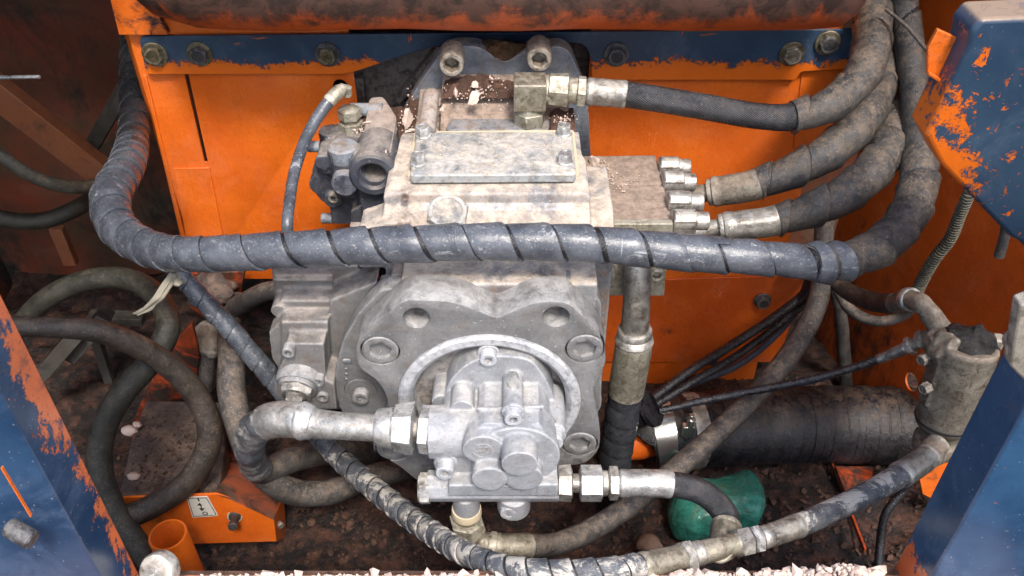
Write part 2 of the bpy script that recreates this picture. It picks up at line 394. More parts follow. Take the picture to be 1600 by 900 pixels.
def mat_paint(name, dirt=.3, dcol=(.05, .028, .018), base=ORANGE, base2=ORANGE2, rough=.42, grad=None, streak=0, dsc=7, dust=0, chips=.15):
    g = G(name)
    col = g.mix(g.rng(g.noise(6, 5, .6), .3, .7), base, base2)
    film = g.rng(g.noise(9, 8, .72, .8, 53), .45, .72); col = g.mix(g.op('MULTIPLY', film, .16), col, tuple(min(.8, x * .8 + y) for x, y in zip(base, (.10, .12, .085))))
    drip = g.rng(g.noise(30, 6, .7, .3, 23, (1, 1, .09)), .56, .74); col = g.mix(g.op('MULTIPLY', drip, .28 + dirt * .5), col, tuple(x * .3 for x in base))
    fine = g.rng(g.noise(170, 5, .75, 0, 6), .48, .72); col = g.mix(g.op('MULTIPLY', fine, .38), col, tuple(x * .42 for x in base))
    scr = g.rng(g.op('ABSOLUTE', g.op('SUBTRACT', g.noise(14, 3, .5, 1.5, 67, (1, 1, .5)), .5)), .0008, .003, 1, 0); scr = g.op('MULTIPLY', scr, g.rng(g.noise(15, 4, .6, 0, 37), .53, .6))
    col = g.mix(g.op('MULTIPLY', scr, .55 if chips else 0), col, tuple(min(.85, x * 1.1 + .12) for x in base))
    dn = g.noise(dsc, 9, .72, .7, 13)
    if streak: dn = g.op('ADD', g.op('MULTIPLY', dn, .6), g.op('MULTIPLY', g.noise(dsc * 3, 7, .7, .2, 3, (1, 1, .16)), .4))
    if grad: dn = g.op('ADD', dn, g.op('MULTIPLY', g.dot(grad[:3], grad[3]), grad[4]))
    df = g.rng(dn, .72 - dirt * .4, .90 - dirt * .4)
    gr = g.rng(g.noise(26, 8, .78, .5, 44), .52, .72); col = g.mix(g.op('MULTIPLY', gr, .12 + dirt * .6), col, tuple(x * .35 for x in base))
    col = g.mix(df, col, g.mix(g.rng(g.noise(19, 8, .72, .6, 88), .42, .62), dcol, tuple(x * .3 for x in dcol)))
    ch = g.rng(g.noise(75, 6, .75, 1.4, 21), .69 - chips * .05, .7 - chips * .05); col = g.mix(g.op('MULTIPLY', ch, .8 if chips else 0), col, (.03, .03, .04))
    if dust:
        d2 = g.op('MULTIPLY', g.rng(g.nz, .2, .9), g.rng(g.noise(20, 7, .7, 0, 3), .35, .6)); col = g.mix(g.op('MULTIPLY', d2, dust), col, (.3, .2, .14))
    h = g.op('ADD', g.noise(420, 3), g.op('MULTIPLY', g.noise(35, 4), 2))
    n = g.bump(g.noise(7, 3, .5, 0, 12), .012, .35); return g.out(col, g.op('ADD', g.op('ADD', rough, g.op('MULTIPLY', film, .2)), g.op('MULTIPLY', df, .25)), 0, g.bump(h, .0006, .8, n))
def mat_peel(name, grad, amp=.35, sc=16, scratch=.3, base=ORANGE, blue=BLUE, blue2=BLUE2, rough=.38, dust=0, st=None, dirt=.2, orn=.3):
    """blue paint over orange: blue where grad . position + noise > 0"""
    g = G(name)
    n1 = g.noise(sc, 9, .72, .5, 7, st)
    e = g.op('ADD', g.dot(grad[:3], grad[3]), g.op('MULTIPLY', g.op('SUBTRACT', n1, .5), amp))
    n2 = g.op('MULTIPLY', g.op('SUBTRACT', g.noise(sc * 5, 7, .85, .2, 2), .5), amp * .8); e = g.op('ADD', e, n2)
    m = g.rng(e, -.0006, .0006)
    sc1 = g.rng(g.noise(34, 5, .6, .15, 33, (1, 1, .16, (.0, .5, 0))), .685, .70); sc2 = g.rng(g.noise(40, 5, .6, .3, 83, (.16, 1, 1, (0, .7, 0))), .70, .715)
    sc1 = g.op('MAXIMUM', sc1, sc2); spots = g.rng(g.noise(48, 6, .7, .8, 41), .735 - .1 * scratch, .745 - .1 * scratch)
    m = g.op('MULTIPLY', m, g.op('SUBTRACT', 1.0, g.op('MAXIMUM', g.op('MULTIPLY', sc1, min(1, scratch * 2)), spots)))
    oc = g.mix(g.noise(40, 5), base, tuple(x * .75 for x in base)); bc = g.mix(g.rng(g.noise(8, 4), .3, .7), blue, blue2)
    fl = g.rng(g.noise(70, 7, .8, .4, 61), .62, .66); oc = g.mix(g.op('MULTIPLY', fl, orn), oc, (.03, .05, .09))
    fade = g.rng(g.noise(11, 7, .7, .6, 29), .48, .70); bc = g.mix(g.op('MULTIPLY', fade, .45), bc, tuple(x * 1.3 + .05 for x in blue2))
    fsc = g.rng(g.noise(150, 5, .75, .2, 39), .6, .72); bc = g.mix(g.op('MULTIPLY', fsc, .35), bc, tuple(x * .4 for x in blue))
    rim = g.op('MULTIPLY', g.rng(e, -.005, -.0006), g.rng(g.noise(60, 4, .6, 0, 49), .42, .56)); oc = g.mix(g.op('MULTIPLY', rim, .55), oc, (.10, .05, .035))
    col = g.mix(m, oc, bc)
    df = g.rng(g.noise(9, 8, .75, .4, 71), .7 - dirt * .3, .85 - dirt * .2); col = g.mix(g.op('MULTIPLY', df, .8), col, (.06, .04, .03))
    if dust:
        d2 = g.op('MULTIPLY', g.rng(g.nz, .3, .9), g.rng(g.noise(20, 7, .7, 0, 3), .3, .5)); col = g.mix(g.op('MULTIPLY', d2, dust), col, (.26, .18, .12))
    spk = g.rng(g.noise(260, 2, .5, 0, 15), .7, .74); col = g.mix(g.op('MULTIPLY', spk, .4), col, (.4, .36, .33))
    n = g.bump(m, .0006, .8); n = g.bump(g.noise(300, 3), .0002, .5, n)
    return g.out(col, g.op('ADD', rough, g.op('MULTIPLY', df, .3)), 0, n)
def mat_soil(name, c1=(.012, .009, .008), c2=(.085, .032, .018), c3=(.17, .10, .06), sc=18, rough=.75, wet=.3):
    g = G(name)
    col = g.mix(g.rng(g.noise(sc, 8, .75, .3), .42, .68), c1, c2)
    col = g.mix(g.rng(g.noise(sc * 9, 5, .7, 0, 5), .58, .76), col, c3)
    h = g.op('ADD', g.op('MULTIPLY', g.noise(sc * 3, 8, .75), 4), g.noise(260, 4))
    return g.out(col, g.rng(g.noise(sc * .7, 4, .6, 0, 9), .4, .7, rough - wet, rough), 0, g.bump(h, .003, .8))
def mat_flat(name, c, rough=.6, metal=0, bump=.0002, sc=300):
    g = G(name); col = g.mix(g.noise(60, 5), c, tuple(x * .75 for x in c))
    return g.out(col, rough, metal, g.bump(g.noise(sc, 3), bump, .6))

M = {}
M['cast'] = mat_metal('cast_grey', (.148, .148, .150), (.190, .188, .188), dust=(.46, .445, .425), amt=.62, metal=.2, rough=.4, speck=.5, stain=(.15, .12, .095), samt=.4, up=(.15, .95), mott=.12)
M['cast_valve'] = mat_metal('cast_grey_brown', (.145, .143, .142), (.19, .185, .182), dust=(.42, .365, .32), amt=.6, metal=.15, rough=.45, speck=.4, stain=(.15, .11, .08), samt=.5, mott=.12)
M['cast_gear'] = mat_metal('cast_light_grey', (.265, .275, .295), (.34, .35, .37), dust=(.56, .535, .50), amt=.55, metal=.12, rough=.36, samt=.25, stain=(.22, .185, .155), speck=.45, mott=.08)
M['cast_dusty'] = mat_metal('cast_dusty', (.10, .12, .145), (.22, .235, .25), dust=(.62, .52, .42), amt=.74, metal=.1, rough=.55, samt=.8, stain=(.17, .10, .065), speck=.7, scale=15, up=(-.2, .7))
M['cover'] = mat_metal('cover_dusty', (.13, .145, .155), (.23, .245, .25), dust=(.56, .49, .40), amt=.68, metal=.1, rough=.45, samt=.5, stain=(.16, .12, .085), speck=.9, scale=34, up=(-.4, .8))
M['cast_brown'] = mat_metal('cast_brown_dirt', (.14, .14, .14), (.20, .18, .165), dust=(.36, .27, .21), amt=.95, metal=.1, rough=.6, stain=(.10, .055, .035), samt=.7, speck=.8)
M['cast_dark'] = mat_metal('cast_dark', (.026, .032, .050), (.055, .063, .085), dust=(.30, .26, .225), amt=.75, metal=.1, rough=.5, stain=(.02, .02, .025), samt=.6, speck=.7, up=(.4, 1))
M['cast_bluegrey'] = mat_metal('cast_bluegrey', (.085, .105, .135), (.14, .16, .185), dust=(.30, .23, .17), amt=.6, metal=.1, rough=.45, samt=.5, speck=.4)
M['steel'] = mat_metal('dirty_zinc', (.25, .24, .215), (.42, .40, .36), dust=(.42, .36, .29), amt=.45, metal=.7, rough=.33, scale=45, samt=.75, stain=(.12, .09, .065), grain=600, gb=.0002, speck=.5)
M['steel_light'] = mat_metal('light_zinc', (.34, .34, .325), (.50, .495, .475), dust=(.52, .47, .41), amt=.4, metal=.65, rough=.3, scale=45, samt=.55, stain=(.2, .165, .13), grain=600, gb=.0002, speck=.3)
M['steel_brown'] = mat_metal('brown_zinc', (.17, .15, .12), (.27, .24, .19), dust=(.26, .195, .14), amt=.65, metal=.4, rough=.42, scale=45, samt=.8, stain=(.07, .05, .035), grain=600, gb=.0003, speck=.5)
M['steel_khaki'] = mat_metal('khaki_zinc', (.25, .23, .17), (.36, .335, .26), dust=(.36, .30, .23), amt=.45, metal=.55, rough=.36, scale=60, samt=.7, stain=(.10, .07, .045), grain=600, gb=.0003, speck=.3)
M['bolt_olive'] = mat_metal('bolt_olive', (.08, .065, .035), (.16, .135, .075), dust=(.22, .16, .10), amt=.5, metal=.5, rough=.38, scale=90, samt=.7, stain=(.03, .02, .012), grain=500, gb=.0003, speck=.1)
M['bolt_dark'] = mat_metal('bolt_dark', (.02, .026, .036), (.05, .05, .05), dust=(.16, .10, .07), amt=.4, metal=.2, rough=.45, scale=90, samt=.5, grain=500, speck=.1)
M['cream'] = mat_flat('gasket_cream', (.62, .52, .36), .6)
M['rub'] = mat_rubber('rubber', (.014, .015, .018), (.035, .036, .04), amt=.4, rough=.34, weave=.9)
M['rub_dusty'] = mat_rubber('rubber_dusty', (.030, .029, .030), (.062, .058, .056), amt=.8, rough=.48, dust=(.20, .155, .12))
M['rub_olive'] = mat_rubber('rubber_olive', (.04, .038, .028), (.075, .07, .052), amt=.75, rough=.5, dust=(.20, .17, .11))
M['rub_black'] = mat_rubber('rubber_black', (.006, .006, .008), (.014, .014, .017), amt=.15, rough=.28)
M['wrap'] = mat_rubber('wrap_grey', (.050, .056, .068), (.095, .104, .12), amt=.3, rough=.2, smooth=1, dust=(.30, .285, .265), scuff=.6, sc=(.58, .59, .59))
M['wrap_brown'] = mat_rubber('wrap_brown', (.026, .027, .03), (.066, .062, .057), amt=.75, rough=.42, dust=(.17, .125, .088), up=(-.4, .7))
M['wrap_black'] = mat_rubber('wrap_black', (.020, .022, .027), (.040, .043, .05), amt=.25, rough=.28)
M['wrap_scuff'] = mat_rubber('wrap_scuffed', (.05, .056, .068), (.10, .108, .12), amt=.45, rough=.35, dust=(.30, .26, .22), scuff=1.4, sc=(.56, .52, .45))
M['intake'] = mat_rubber('intake_rubber', (.006, .008, .012), (.014, .016, .022), amt=.8, rough=.26, dust=(.10, .066, .046), up=(.5, 1))
M['orange'] = mat_paint('orange_paint', dirt=.12)
M['orange_dirty'] = mat_paint('orange_paint_dirty', dirt=.42, streak=1)
M['orange_right'] = mat_paint('orange_paint_wall', dirt=.4, dsc=5, base=(.6, .085, .008), base2=(.5, .065, .008))
M['orange_low'] = mat_paint('orange_paint_sooty', dirt=.55, dsc=9)
M['brown_wall'] = mat_paint('brown_wall', dirt=.62, dsc=4, base=(.16, .026, .010), base2=(.045, .030, .014), dcol=(.020, .018, .012), chips=0, rough=.6)
M['beam'] = mat_paint('beam_paint', dirt=.5, dsc=9, base=(.46, .075, .012), base2=(.30, .055, .014), dcol=(.085, .038, .026), grad=(0, 0, 1, -.668, 6.5), chips=.4, rough=.45, streak=1)
M['grease_and_shade'] = mat_flat('black_gap', (.012, .011, .010), .5)  # plain black; in the bolt counterbores it paints the shade of the gap
M['soil'] = mat_soil('oily_soil', (.010, .008, .008), (.11, .048, .030), (.26, .165, .115), sc=30, wet=.45)
M['soil_top'] = mat_soil('oily_soil_light', (.085, .066, .06), (.25, .17, .125), (.42, .32, .24), sc=30)
M['soil_red'] = mat_soil('red_dirt', (.07, .035, .022), (.17, .085, .055), (.3, .19, .14), sc=40, wet=0)
M['sludge'] = mat_soil('sludge', (.014, .013, .013), (.05, .045, .042), (.16, .11, .08), sc=30, wet=.45, rough=.6)
M['grav'] = mat_flat('pale_gravel', (.72, .56, .47), .85, 0, .0006, 200)
M['chip'] = mat_flat('pink_chip', (.62, .48, .40), .85, 0, .0005, 200)
M['black'] = mat_flat('black_void', (.012, .012, .012), .8)
M['dark_metal'] = mat_flat('dark_metal', (.04, .037, .033), .55, .2)
M['chrome'] = mat_flat('bright_band', (.62, .62, .60), .22, .9, .0001)
M['white'] = mat_flat('sticker', (.68, .66, .58), .5, 0, .00005)
M['ink'] = mat_flat('ink', (.02, .02, .02), .5, 0, .00005)
M['clay'] = mat_flat('brown_stone', (.22, .13, .09), .85, 0, .001, 120)
M['straw'] = mat_flat('straw', (.6, .48, .2), .6)
M['string'] = mat_flat('frayed_cloth', (.30, .27, .21), .9, 0, .0008, 200)

# ================================================================== the bay: floor, walls, hood
def struct(name, sh, mat, **k): return kind(mk(name, sh, mat, None, **k), 'structure')
def grid(x0, x1, y0, y1, nx, ny, fz):
    V = [Vector((x0 + (x1 - x0) * i / nx, y0 + (y1 - y0) * j / ny, 0)) for j in range(ny + 1) for i in range(nx + 1)]
    for v in V: v.z = fz(v.x, v.y)
    return V, [(j * (nx + 1) + i, j * (nx + 1) + i + 1, (j + 1) * (nx + 1) + i + 1, (j + 1) * (nx + 1) + i) for j in range(ny) for i in range(nx)]
FZ = -.25
def fz(x, y):
    v = Vector((x, y, 0))
    return FZ + .018 * mnoise.fractal(v * 9, 1, 2, 4) + .006 * mnoise.fractal(v * 45, 1, 2, 4) + .03 * max(0, mnoise.noise(v * 4 + Vector((3, 1, 0))))
struct('bay_floor', grid(-1.3, 1.3, .5, 1.95, 300, 170, fz), M['soil'], smooth=180, fix=False)
struct('bay_wall_back', box((-1.5, 1.78, -.4), (1.5, 1.8, 1.0)), M['brown_wall'])
struct('bay_wall_left', box((-1.34, .55, -.4), (-1.32, 1.78, 1.0)), M['brown_wall'])
struct('sky_block_wall', box((1.30, .9, -.4), (1.32, 1.78, 1.0)), M['brown_wall'])  # unseen wall, added to keep sky light out behind the right wall
struct('bay_ceiling_and_shade', join(box((-1.5, 1.24, 1.0), (1.5, 1.85, 1.02)), box((-1.5, .80, .90), (-.60, 1.235, .92))), M['brown_wall'])  # second, lower plate is out of view, added to shade the left bay
# right side wall, folded sheet with a hole
A = at(1308, 420, 1.54); B = at(1660, 300, 1.10)
def wallpt(t, z): return Vector((A.x + (B.x - A.x) * t, A.y + (B.y - A.y) * t, z))
nrm = Vector((B.y - A.y, A.x - B.x, 0)).normalized()
o = mk('bay_wall_right', extr([wallpt(-.1, -.3), wallpt(1.25, -.3), wallpt(1.25, 1.0), wallpt(-.1, 1.0)], -nrm * .004), mat_paint('orange_wall_sooty', dirt=.36, dsc=8, base=(.70, .125, .010), base2=(.55, .09, .009), dcol=(.035, .02, .014), grad=(-1, 0, -.3, A.x + .10, 1.2), streak=1), smooth=0)
hp = wallpt(.42, -.165)
r_ = ray(1424, 597); tt = (A - CAMP).dot(nrm) / r_.dot(nrm); hp = CAMP + r_ * tt
cutout(o, [cyl(hp - nrm * .03, nrm, .020, .06)]); kind(o, 'structure')
# front sill
SZ = .215
struct('front_sill', join(box((-.75, .40, -.3), (.62, .615, SZ))), mat_paint('sill_paint', dirt=.7, dsc=12, base=(.45, .16, .1), base2=(.34, .13, .09), dcol=(.16, .08, .055), dust=.6, chips=0), bevel=.004)
struct('sill_lip', box((-.75, .611, -.3), (.62, .6145, SZ + .004)), M['soil_red'])

# ------------------------------------------------------------------ orange partition panels
YP = 1.40
def xw(px, py, Y=YP): return at(px, py, Y).x
xl, xr = xw(165, 0), xw(222, 110); xc = xw(557, 150); zlow = at(400, 436, YP).z
t = thing('partition_panel', 'left orange sheet metal panel with a narrow dark slot behind the pump', 'panel', (xl, YP, -.3))
o = mk('sheet', extr([Vector((xl, YP + .03, zlow)), Vector((xr - .004, YP - .004, zlow)), Vector((xr + .008, YP, zlow)), Vector((xc, YP, zlow)), Vector((xc, YP + .004, zlow)), Vector((xr, YP + .006, zlow)), Vector((xl, YP + .035, zlow))], (0, 0, .68 - zlow)), M['orange'], t, smooth=0)
cutout(o, [prism([(281, 116), (287, 116), (320, 262), (315, 263)], YP - .02, YP + .02), cyl(at(532, 135, YP) - Vector((0, .02, 0)), (0, 1, 0), .013, .04)], bevel=.0012)
mk('lap_plate', prism([(271, 263), (327, 262), (360, 428), (300, 428)], YP - .004, YP - .0005), M['orange'], t, bevel=.0015)
mk('fold', prism([(222, 118), (228, 118), (306, 440), (298, 440)], YP - .006, YP - .0005), M['orange'], t, bevel=.002)
t = thing('partition_panel', 'right orange sheet metal panel behind the high pressure hoses', 'panel', (xw(1100, 300), YP, -.3))
x0, x1 = xw(917, 160), xw(1252, 300)
o = mk('sheet', extr([Vector((x0, YP, -.3)), Vector((x1, YP, -.3)), Vector((x1, YP, .68)), Vector((x0, YP, .68))], (0, .004, 0)), M['orange'], t, bevel=.001)
mk('lower_sheet', prism([(935, 440), (1262, 430), (1215, 566), (935, 566)], YP - .005, YP - .001), mat_paint('orange_paint_lower', dirt=.34, dsc=8, base=(.55, .08, .01)), t, bevel=.001)
mk('edge_strip', prism([(1253, 112), (1321, 108), (1296, 215), (1240, 232)], YP - .003, YP + .004), M['orange'], t, bevel=.001)
hex_bolt(at(1191, 469, YP - .008), (0, -1, 0), .0125, .012, M['bolt_dark'], t, washer=.018)
hex_bolt(at(1112, 560, YP - .008), (0, -1, 0), .0105, .010, M['bolt_dark'], t, washer=.016)
# mounting strip across the top
t = thing('mounting_strip', 'long flat steel strip with chipped dark blue paint over orange and a row of bolts', 'strip', at(780, 90, 1.385))
out = fillet([(217, 57), (1334, 46), (1322, 108), (1252, 112), (1243, 125), (925, 125), (921, 66), (688, 68), (542, 116), (228, 116)], [10, 2, 2, 4, 4, 2, 28, 40, 16, 8])
z90 = at(500, 92, 1.385).z
mk('strip_plate', prism(out, 1.385, 1.391), mat_peel('strip_paint', (0.0, 0, 1, -z90 + .006), amp=.075, sc=30, scratch=.45, dirt=.1), t, bevel=.0012)
for i, (x, y, m, wm) in enumerate([(242, 85, 'bolt_olive', 'bolt_olive'), (312, 84, 'bolt_dark', 'bolt_olive'), (512, 85, 'bolt_olive', 'bolt_dark'), (963, 85, 'bolt_dark', 'bolt_dark'), (1237, 84, 'steel_khaki', 'bolt_olive'), (1293, 67, 'bolt_dark', 'bolt_olive')]):
    hex_bolt(at(x, y, 1.383), (0, -1, 0), .0135, .010, M[m], t, washer=.0215, wmat=M[wm])
# engine bell housing seen through the opening
t = thing('bell_housing', 'brown grimy engine bell housing seen through the panel opening behind the pump', 'engine housing', at(740, 150, 1.46))
gb = mat_metal('bell_cast', (.07, .06, .052), (.12, .10, .085), dust=(.2, .14, .1), amt=.6, metal=.1, rough=.6, samt=.6, stain=(.05, .03, .02))
mk('housing_wall', prism([(540, 60), (925, 60), (905, 330), (560, 330)], 1.47, 1.5), gb, t)
mk('rib', obox(at(840, 60, 1.45), at(905, 230, 1.45) - at(840, 60, 1.45), (0, 1, 0), .19, .03, .014), gb, t, bevel=.003)
mk('rib', obox(at(690, 70, 1.45), at(610, 170, 1.45) - at(690, 70, 1.45), (0, 1, 0), .14, .03, .014), gb, t, bevel=.003)
mk('rib', obox(at(560, 120, 1.455), at(572, 260, 1.455) - at(560, 120, 1.455), (0, 1, 0), .16, .02, .02), gb, t, bevel=.003)
mk('grease_and_shade', ball(at(788, 84, 1.318), .042, 24, (1.1, .4, .5), .6, 3), mat_soil('greasy_dirt', (.03, .014, .006), (.16, .08, .03), (.4, .2, .06), sc=50, wet=.4), t, smooth=180)

# rounded rusty beam over the strip
t = thing('cross_beam', 'thick rounded beam with dirty brown and orange paint across the top', 'beam', (0, 1.25, .76))
Rb = .085; cy = 1.29
thb = radians(40) - atan((450 - 47) / FPX); cz = 1.2 - cy * tan(thb) + Rb / cos(thb)
x0, x1 = at(205, 20, 1.2).x, at(1372, 20, 1.2).x
M['beam'] = mat_paint('beam_paint', dirt=.5, dsc=11, base=(.52, .085, .012), base2=(.34, .06, .014), dcol=(.075, .034, .022), grad=(0, 0, 1, -(cz - Rb) - .016, 5), chips=.4, rough=.42, streak=1)
prof = [(0, .3), (.0, .02)]
rs = []
V, F = [], []
secs = [(x0 - .035, -.09), (x0 - .02, -.045), (x0 + .01, -.02), (x0 + .07, -.003), (x0 + .12, 0)] + [(x0 + .12 + (x1 - x0 - .2) * i / 10, .002 * sin(i * 1.7)) for i in range(1, 10)] + [(x1 - .08, 0), (x1 - .03, -.004), (x1 - .01, -.02), (x1 + .002, -.05)]
n = 30
for x, dr in secs:
    for i in range(n):
        a = pi * i / (n - 1) + pi          # lower half circle front to back
        V.append(Vector((x, cy + cos(a) * (Rb + dr), cz + sin(a) * (Rb + dr))))
    V.append(Vector((x, cy + Rb + dr, cz + .2))); V.append(Vector((x, cy - Rb - dr, cz + .2)))
q = n + 2
for k in range(len(secs) - 1):
    for i in range(q): F.append((k * q + i, k * q + (i + 1) % q, (k + 1) * q + (i + 1) % q, (k + 1) * q + i))
F.append(tuple(range(q))); F.append(tuple(reversed(range((len(secs) - 1) * q, len(secs) * q))))
mk('beam_shell', (V, F), M['beam'], t, smooth=50)
mk('end_gusset', prism([(168, -20), (225, -20), (262, 54), (186, 54)], 1.38, 1.395), mat_paint('gusset_paint', dirt=.62, dsc=22, dcol=(.02, .02, .028)), t)

# ================================================================== main pump
t = PUMP = thing('hydraulic_pump', 'large dusty grey cast hydraulic pump with a bolted front flange', 'pump', (at(765, 626, .85).x, 1.05, .28))
XC = at(765, 626, .85).x; ZC = .277
def yz(pts, x0, x1): return extr([Vector((x0, y, z)) for y, z in pts], (x1 - x0, 0, 0))
cast('housing', [
    slab([(604, 302), (627, 207), (905, 205), (918, 302)], .530, .17),
    yz([(1.0, .526), (.997, .512), (.975, .505), (.952, .487), (.952, .2), (1.1, .2), (1.1, .526)], -.177, .108),
    yz([(1.0, .50), (.96, .47), (.96, .2), (1.12, .2), (1.12, .50)], .10, .142),
    box((-.150, .9, .15), (.115, .98, .452)),
    prism([(598, 350), (640, 345), (640, 420), (560, 420), (560, 362)], .965, 1.02),
    cyl((XC, .93, ZC), (0, 1, 0), .150, .32),
    slab([(652, 212), (664, 140), (712, 112), (860, 110), (884, 145), (897, 212)], .512, .18),
    slab([(652, 240), (668, 205), (895, 205), (897, 240)], .534, .1),
], M['cast_dusty'], t, vox=.0028, it=5)
mk('slope_ledge', yz([(1.003, .520), (.975, .499), (.98, .49), (1.01, .51)], -.125, .085), M['cast_dusty'], t, bevel=.003)
mk('cover_plate', slab(fillet([(640, 274), (651, 207), (894, 205), (901, 272)], [6, 5, 5, 6]), .547, .014), M['cover'], t, bevel=.003)
mk('cover_gasket', slab(fillet([(636, 277), (648, 205), (897, 203), (905, 275)], 5), .5335, .006), M['cream'], t)
for x, y in ((661, 206), (653, 249), (881, 203), (883, 247)):
    p = atz(x, y, .553); hex_bolt(Vector((p.x, p.y, .5465)), (0, 0, 1), .0095, .013, M['steel_light'], t, name='cover_bolt', washer=.0125)
p = atz(700, 328, .512); hex_bolt(p - Vector((0, .0, .016)), (0, -.42, 1), .0265, .020, M['cover'], t, name='hex_plug', washer=.031, wmat=M['cast_dusty'], roll=.4)
mk('plug_hole', lathe(at(633, 308, .985), (0, -1, .25), [(.0055, -.002), (.0055, .0015), (.0035, .0015), (.003, -.006), (0, -.006)], 20), M['cast_brown'], t)
mk('top_pad', slab(fillet([(695, 203), (716, 167), (862, 160), (858, 203)], 7), .528, .02), M['cast_bluegrey'], t, bevel=.004)
mk('side_rib', xform(rings([('c', .011, 0), ('c', .013, .004), ('c', .013, .10), ('c', .008, .105)], 24), axis(at(667, 206, 1.14), (0, 1, .08))), M['cast_brown'], t)
# rear flange
o = mk('rear_flange', prism(fillet([(596, 280), (622, 195), (652, 135), (692, 78), (715, 72), (748, 73), (789, 99), (830, 74), (878, 73), (893, 84), (918, 150), (925, 280)], 10), 1.30, 1.335), M['cast_bluegrey'], t, bevel=.004)
cast('rear_cone', [yz([(1.18, .518), (1.31, .562), (1.31, .3), (1.18, .3)], at(690, 170, 1.25).x, at(888, 170, 1.25).x), yz([(1.18, .505), (1.31, .535), (1.31, .3), (1.18, .3)], at(652, 170, 1.25).x, at(700, 170, 1.25).x), slab([(622, 215), (648, 160), (705, 160), (690, 215)], .508, .12)], M['cast_brown'], t, vox=.003)
for x, y in ((705, 106), (843, 98)):
    p = at(x, y, 1.25); socket_bolt(p + Vector((0, .055, 0)), (0, -1, 0), .0195, .047, M['steel_brown'], t, soc=.55)
# front flange
YF = .85
outl = [(627, 473), (640, 469), (706, 471), (777, 498), (838, 471), (886, 473), (908, 492), (934, 520), (946, 545), (946, 567), (938, 583), (925, 607), (932, 640), (938, 675), (936, 704), (914, 724), (880, 728), (850, 748), (700, 762), (660, 757), (622, 726), (585, 706), (582, 690), (600, 668), (608, 640), (604, 615), (590, 594), (562, 575), (557, 556), (557, 536), (575, 520)]
rr = [6, 6, 22, 8, 22, 10, 6, 12, 12, 8, 8, 26, 10, 10, 14, 10, 10, 14, 30, 14, 10, 10, 10, 14, 16, 16, 14, 14, 10, 10, 10]
fl = mk('front_flange', prism(fillet(outl, rr, 3), YF, .902), M['cast'], t, smooth=0)
bolts = [(594, 548), (914, 545), (906, 694), (614, 702)]
cuts = [cyl((XC, YF - .02, ZC), (0, 1, 0), .1235, .058, 72)]
for x, y in bolts: p = at(x, y, YF); cuts.append(cyl(p - Vector((0, .01, 0)), (0, 1, 0), .0272, .030, 40))
for x, y in ((651, 497), (869, 495)): p = at(x, y, YF); cuts.append(cyl(p - Vector((0, .01, 0)), (0, 1, 0), .0180, .05, 40))
cutout(fl, cuts, bevel=.0030)
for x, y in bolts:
    p = at(x, y, YF); mk('counterbore_shade', lathe(p + Vector((0, .0105, 0)), (0, -1, 0), [(.0270, -.001), (.0270, .004), (.0248, .004), (.0248, -.001)], 36, False), M['grease_and_shade'], t)  # black ring round the bolt head, gap shade put in as colour
    socket_bolt(p + Vector((0, .013, 0)), (0, -1, 0), .0247, .0140, M['cast'], t, soc=.58, roll=.3)
mk('pilot_ring', lathe((XC, YF + .03, ZC), (0, -1, 0), [(.108, -.012), (.1295, -.012), (.1295, .034), (.1265, .0375), (.1165, .0375), (.1095, .032), (.108, .028), (.108, -.012)], 96, False), mat_metal('ring_metal', (.34, .35, .37), (.42, .43, .45), dust=(.55, .5, .46), amt=.35, metal=.25, rough=.38, samt=.15, speck=.2), t)
mk('recess_disc', lathe((XC, .884, ZC), (0, -1, 0), [(.118, 0), (.118, .004), (.0, .004)], 48), M['cast_brown'], t)
# round plate behind the flange, left side
cast('end_plate', [prism(fillet([(600, 452), (592, 456), (560, 490), (536, 530), (524, 572), (523, 615), (535, 648), (562, 675), (620, 720), (850, 720), (940, 640), (940, 470), (900, 440)], 10), .904, .935),
                   prism([(590, 452), (640, 430), (930, 430), (940, 480), (700, 560), (590, 520)], .93, .96)], M['cast'], t, vox=.0026, it=4, cuts=[cyl(at(563, 613, .9) - Vector((0, .01, 0)), (0, 1, 0), .0245, .02, 40)])
p = at(563, 614, .9); socket_bolt(p + Vector((0, .008, 0)), (0, -1, 0), .0235, .004, M['cast'], t, name='boss', soc=.4)
socket_bolt(at(564, 618, .9) + Vector((0, .004, 0)), (0, -1, 0), .0125, .012, M['cast'], t, soc=.45)
mk('casting_mark', join(ball(at(542, 564, .9), .006, 12, (1.2, .3, .8)), ball(at(541, 576, .9), .0022, 12, (1, .4, 1)), ball(at(541, 584, .9), .0022, 12, (1, .4, 1)), ball(at(541, 592, .9), .0022, 12, (1, .4, 1))), M['cast'], t, smooth=180)
# collar between housing and flange with tie rods
for x in (622, 640): mk('tie_rod', cyl(at(x, 436, .93) , (0, 1, .0), .0105, .06), M['cast_brown'], t)
for x in (890, 905): mk('tie_rod', cyl(at(x, 436, .93), (0, 1, 0), .0075, .06), M['cast_brown'], t)
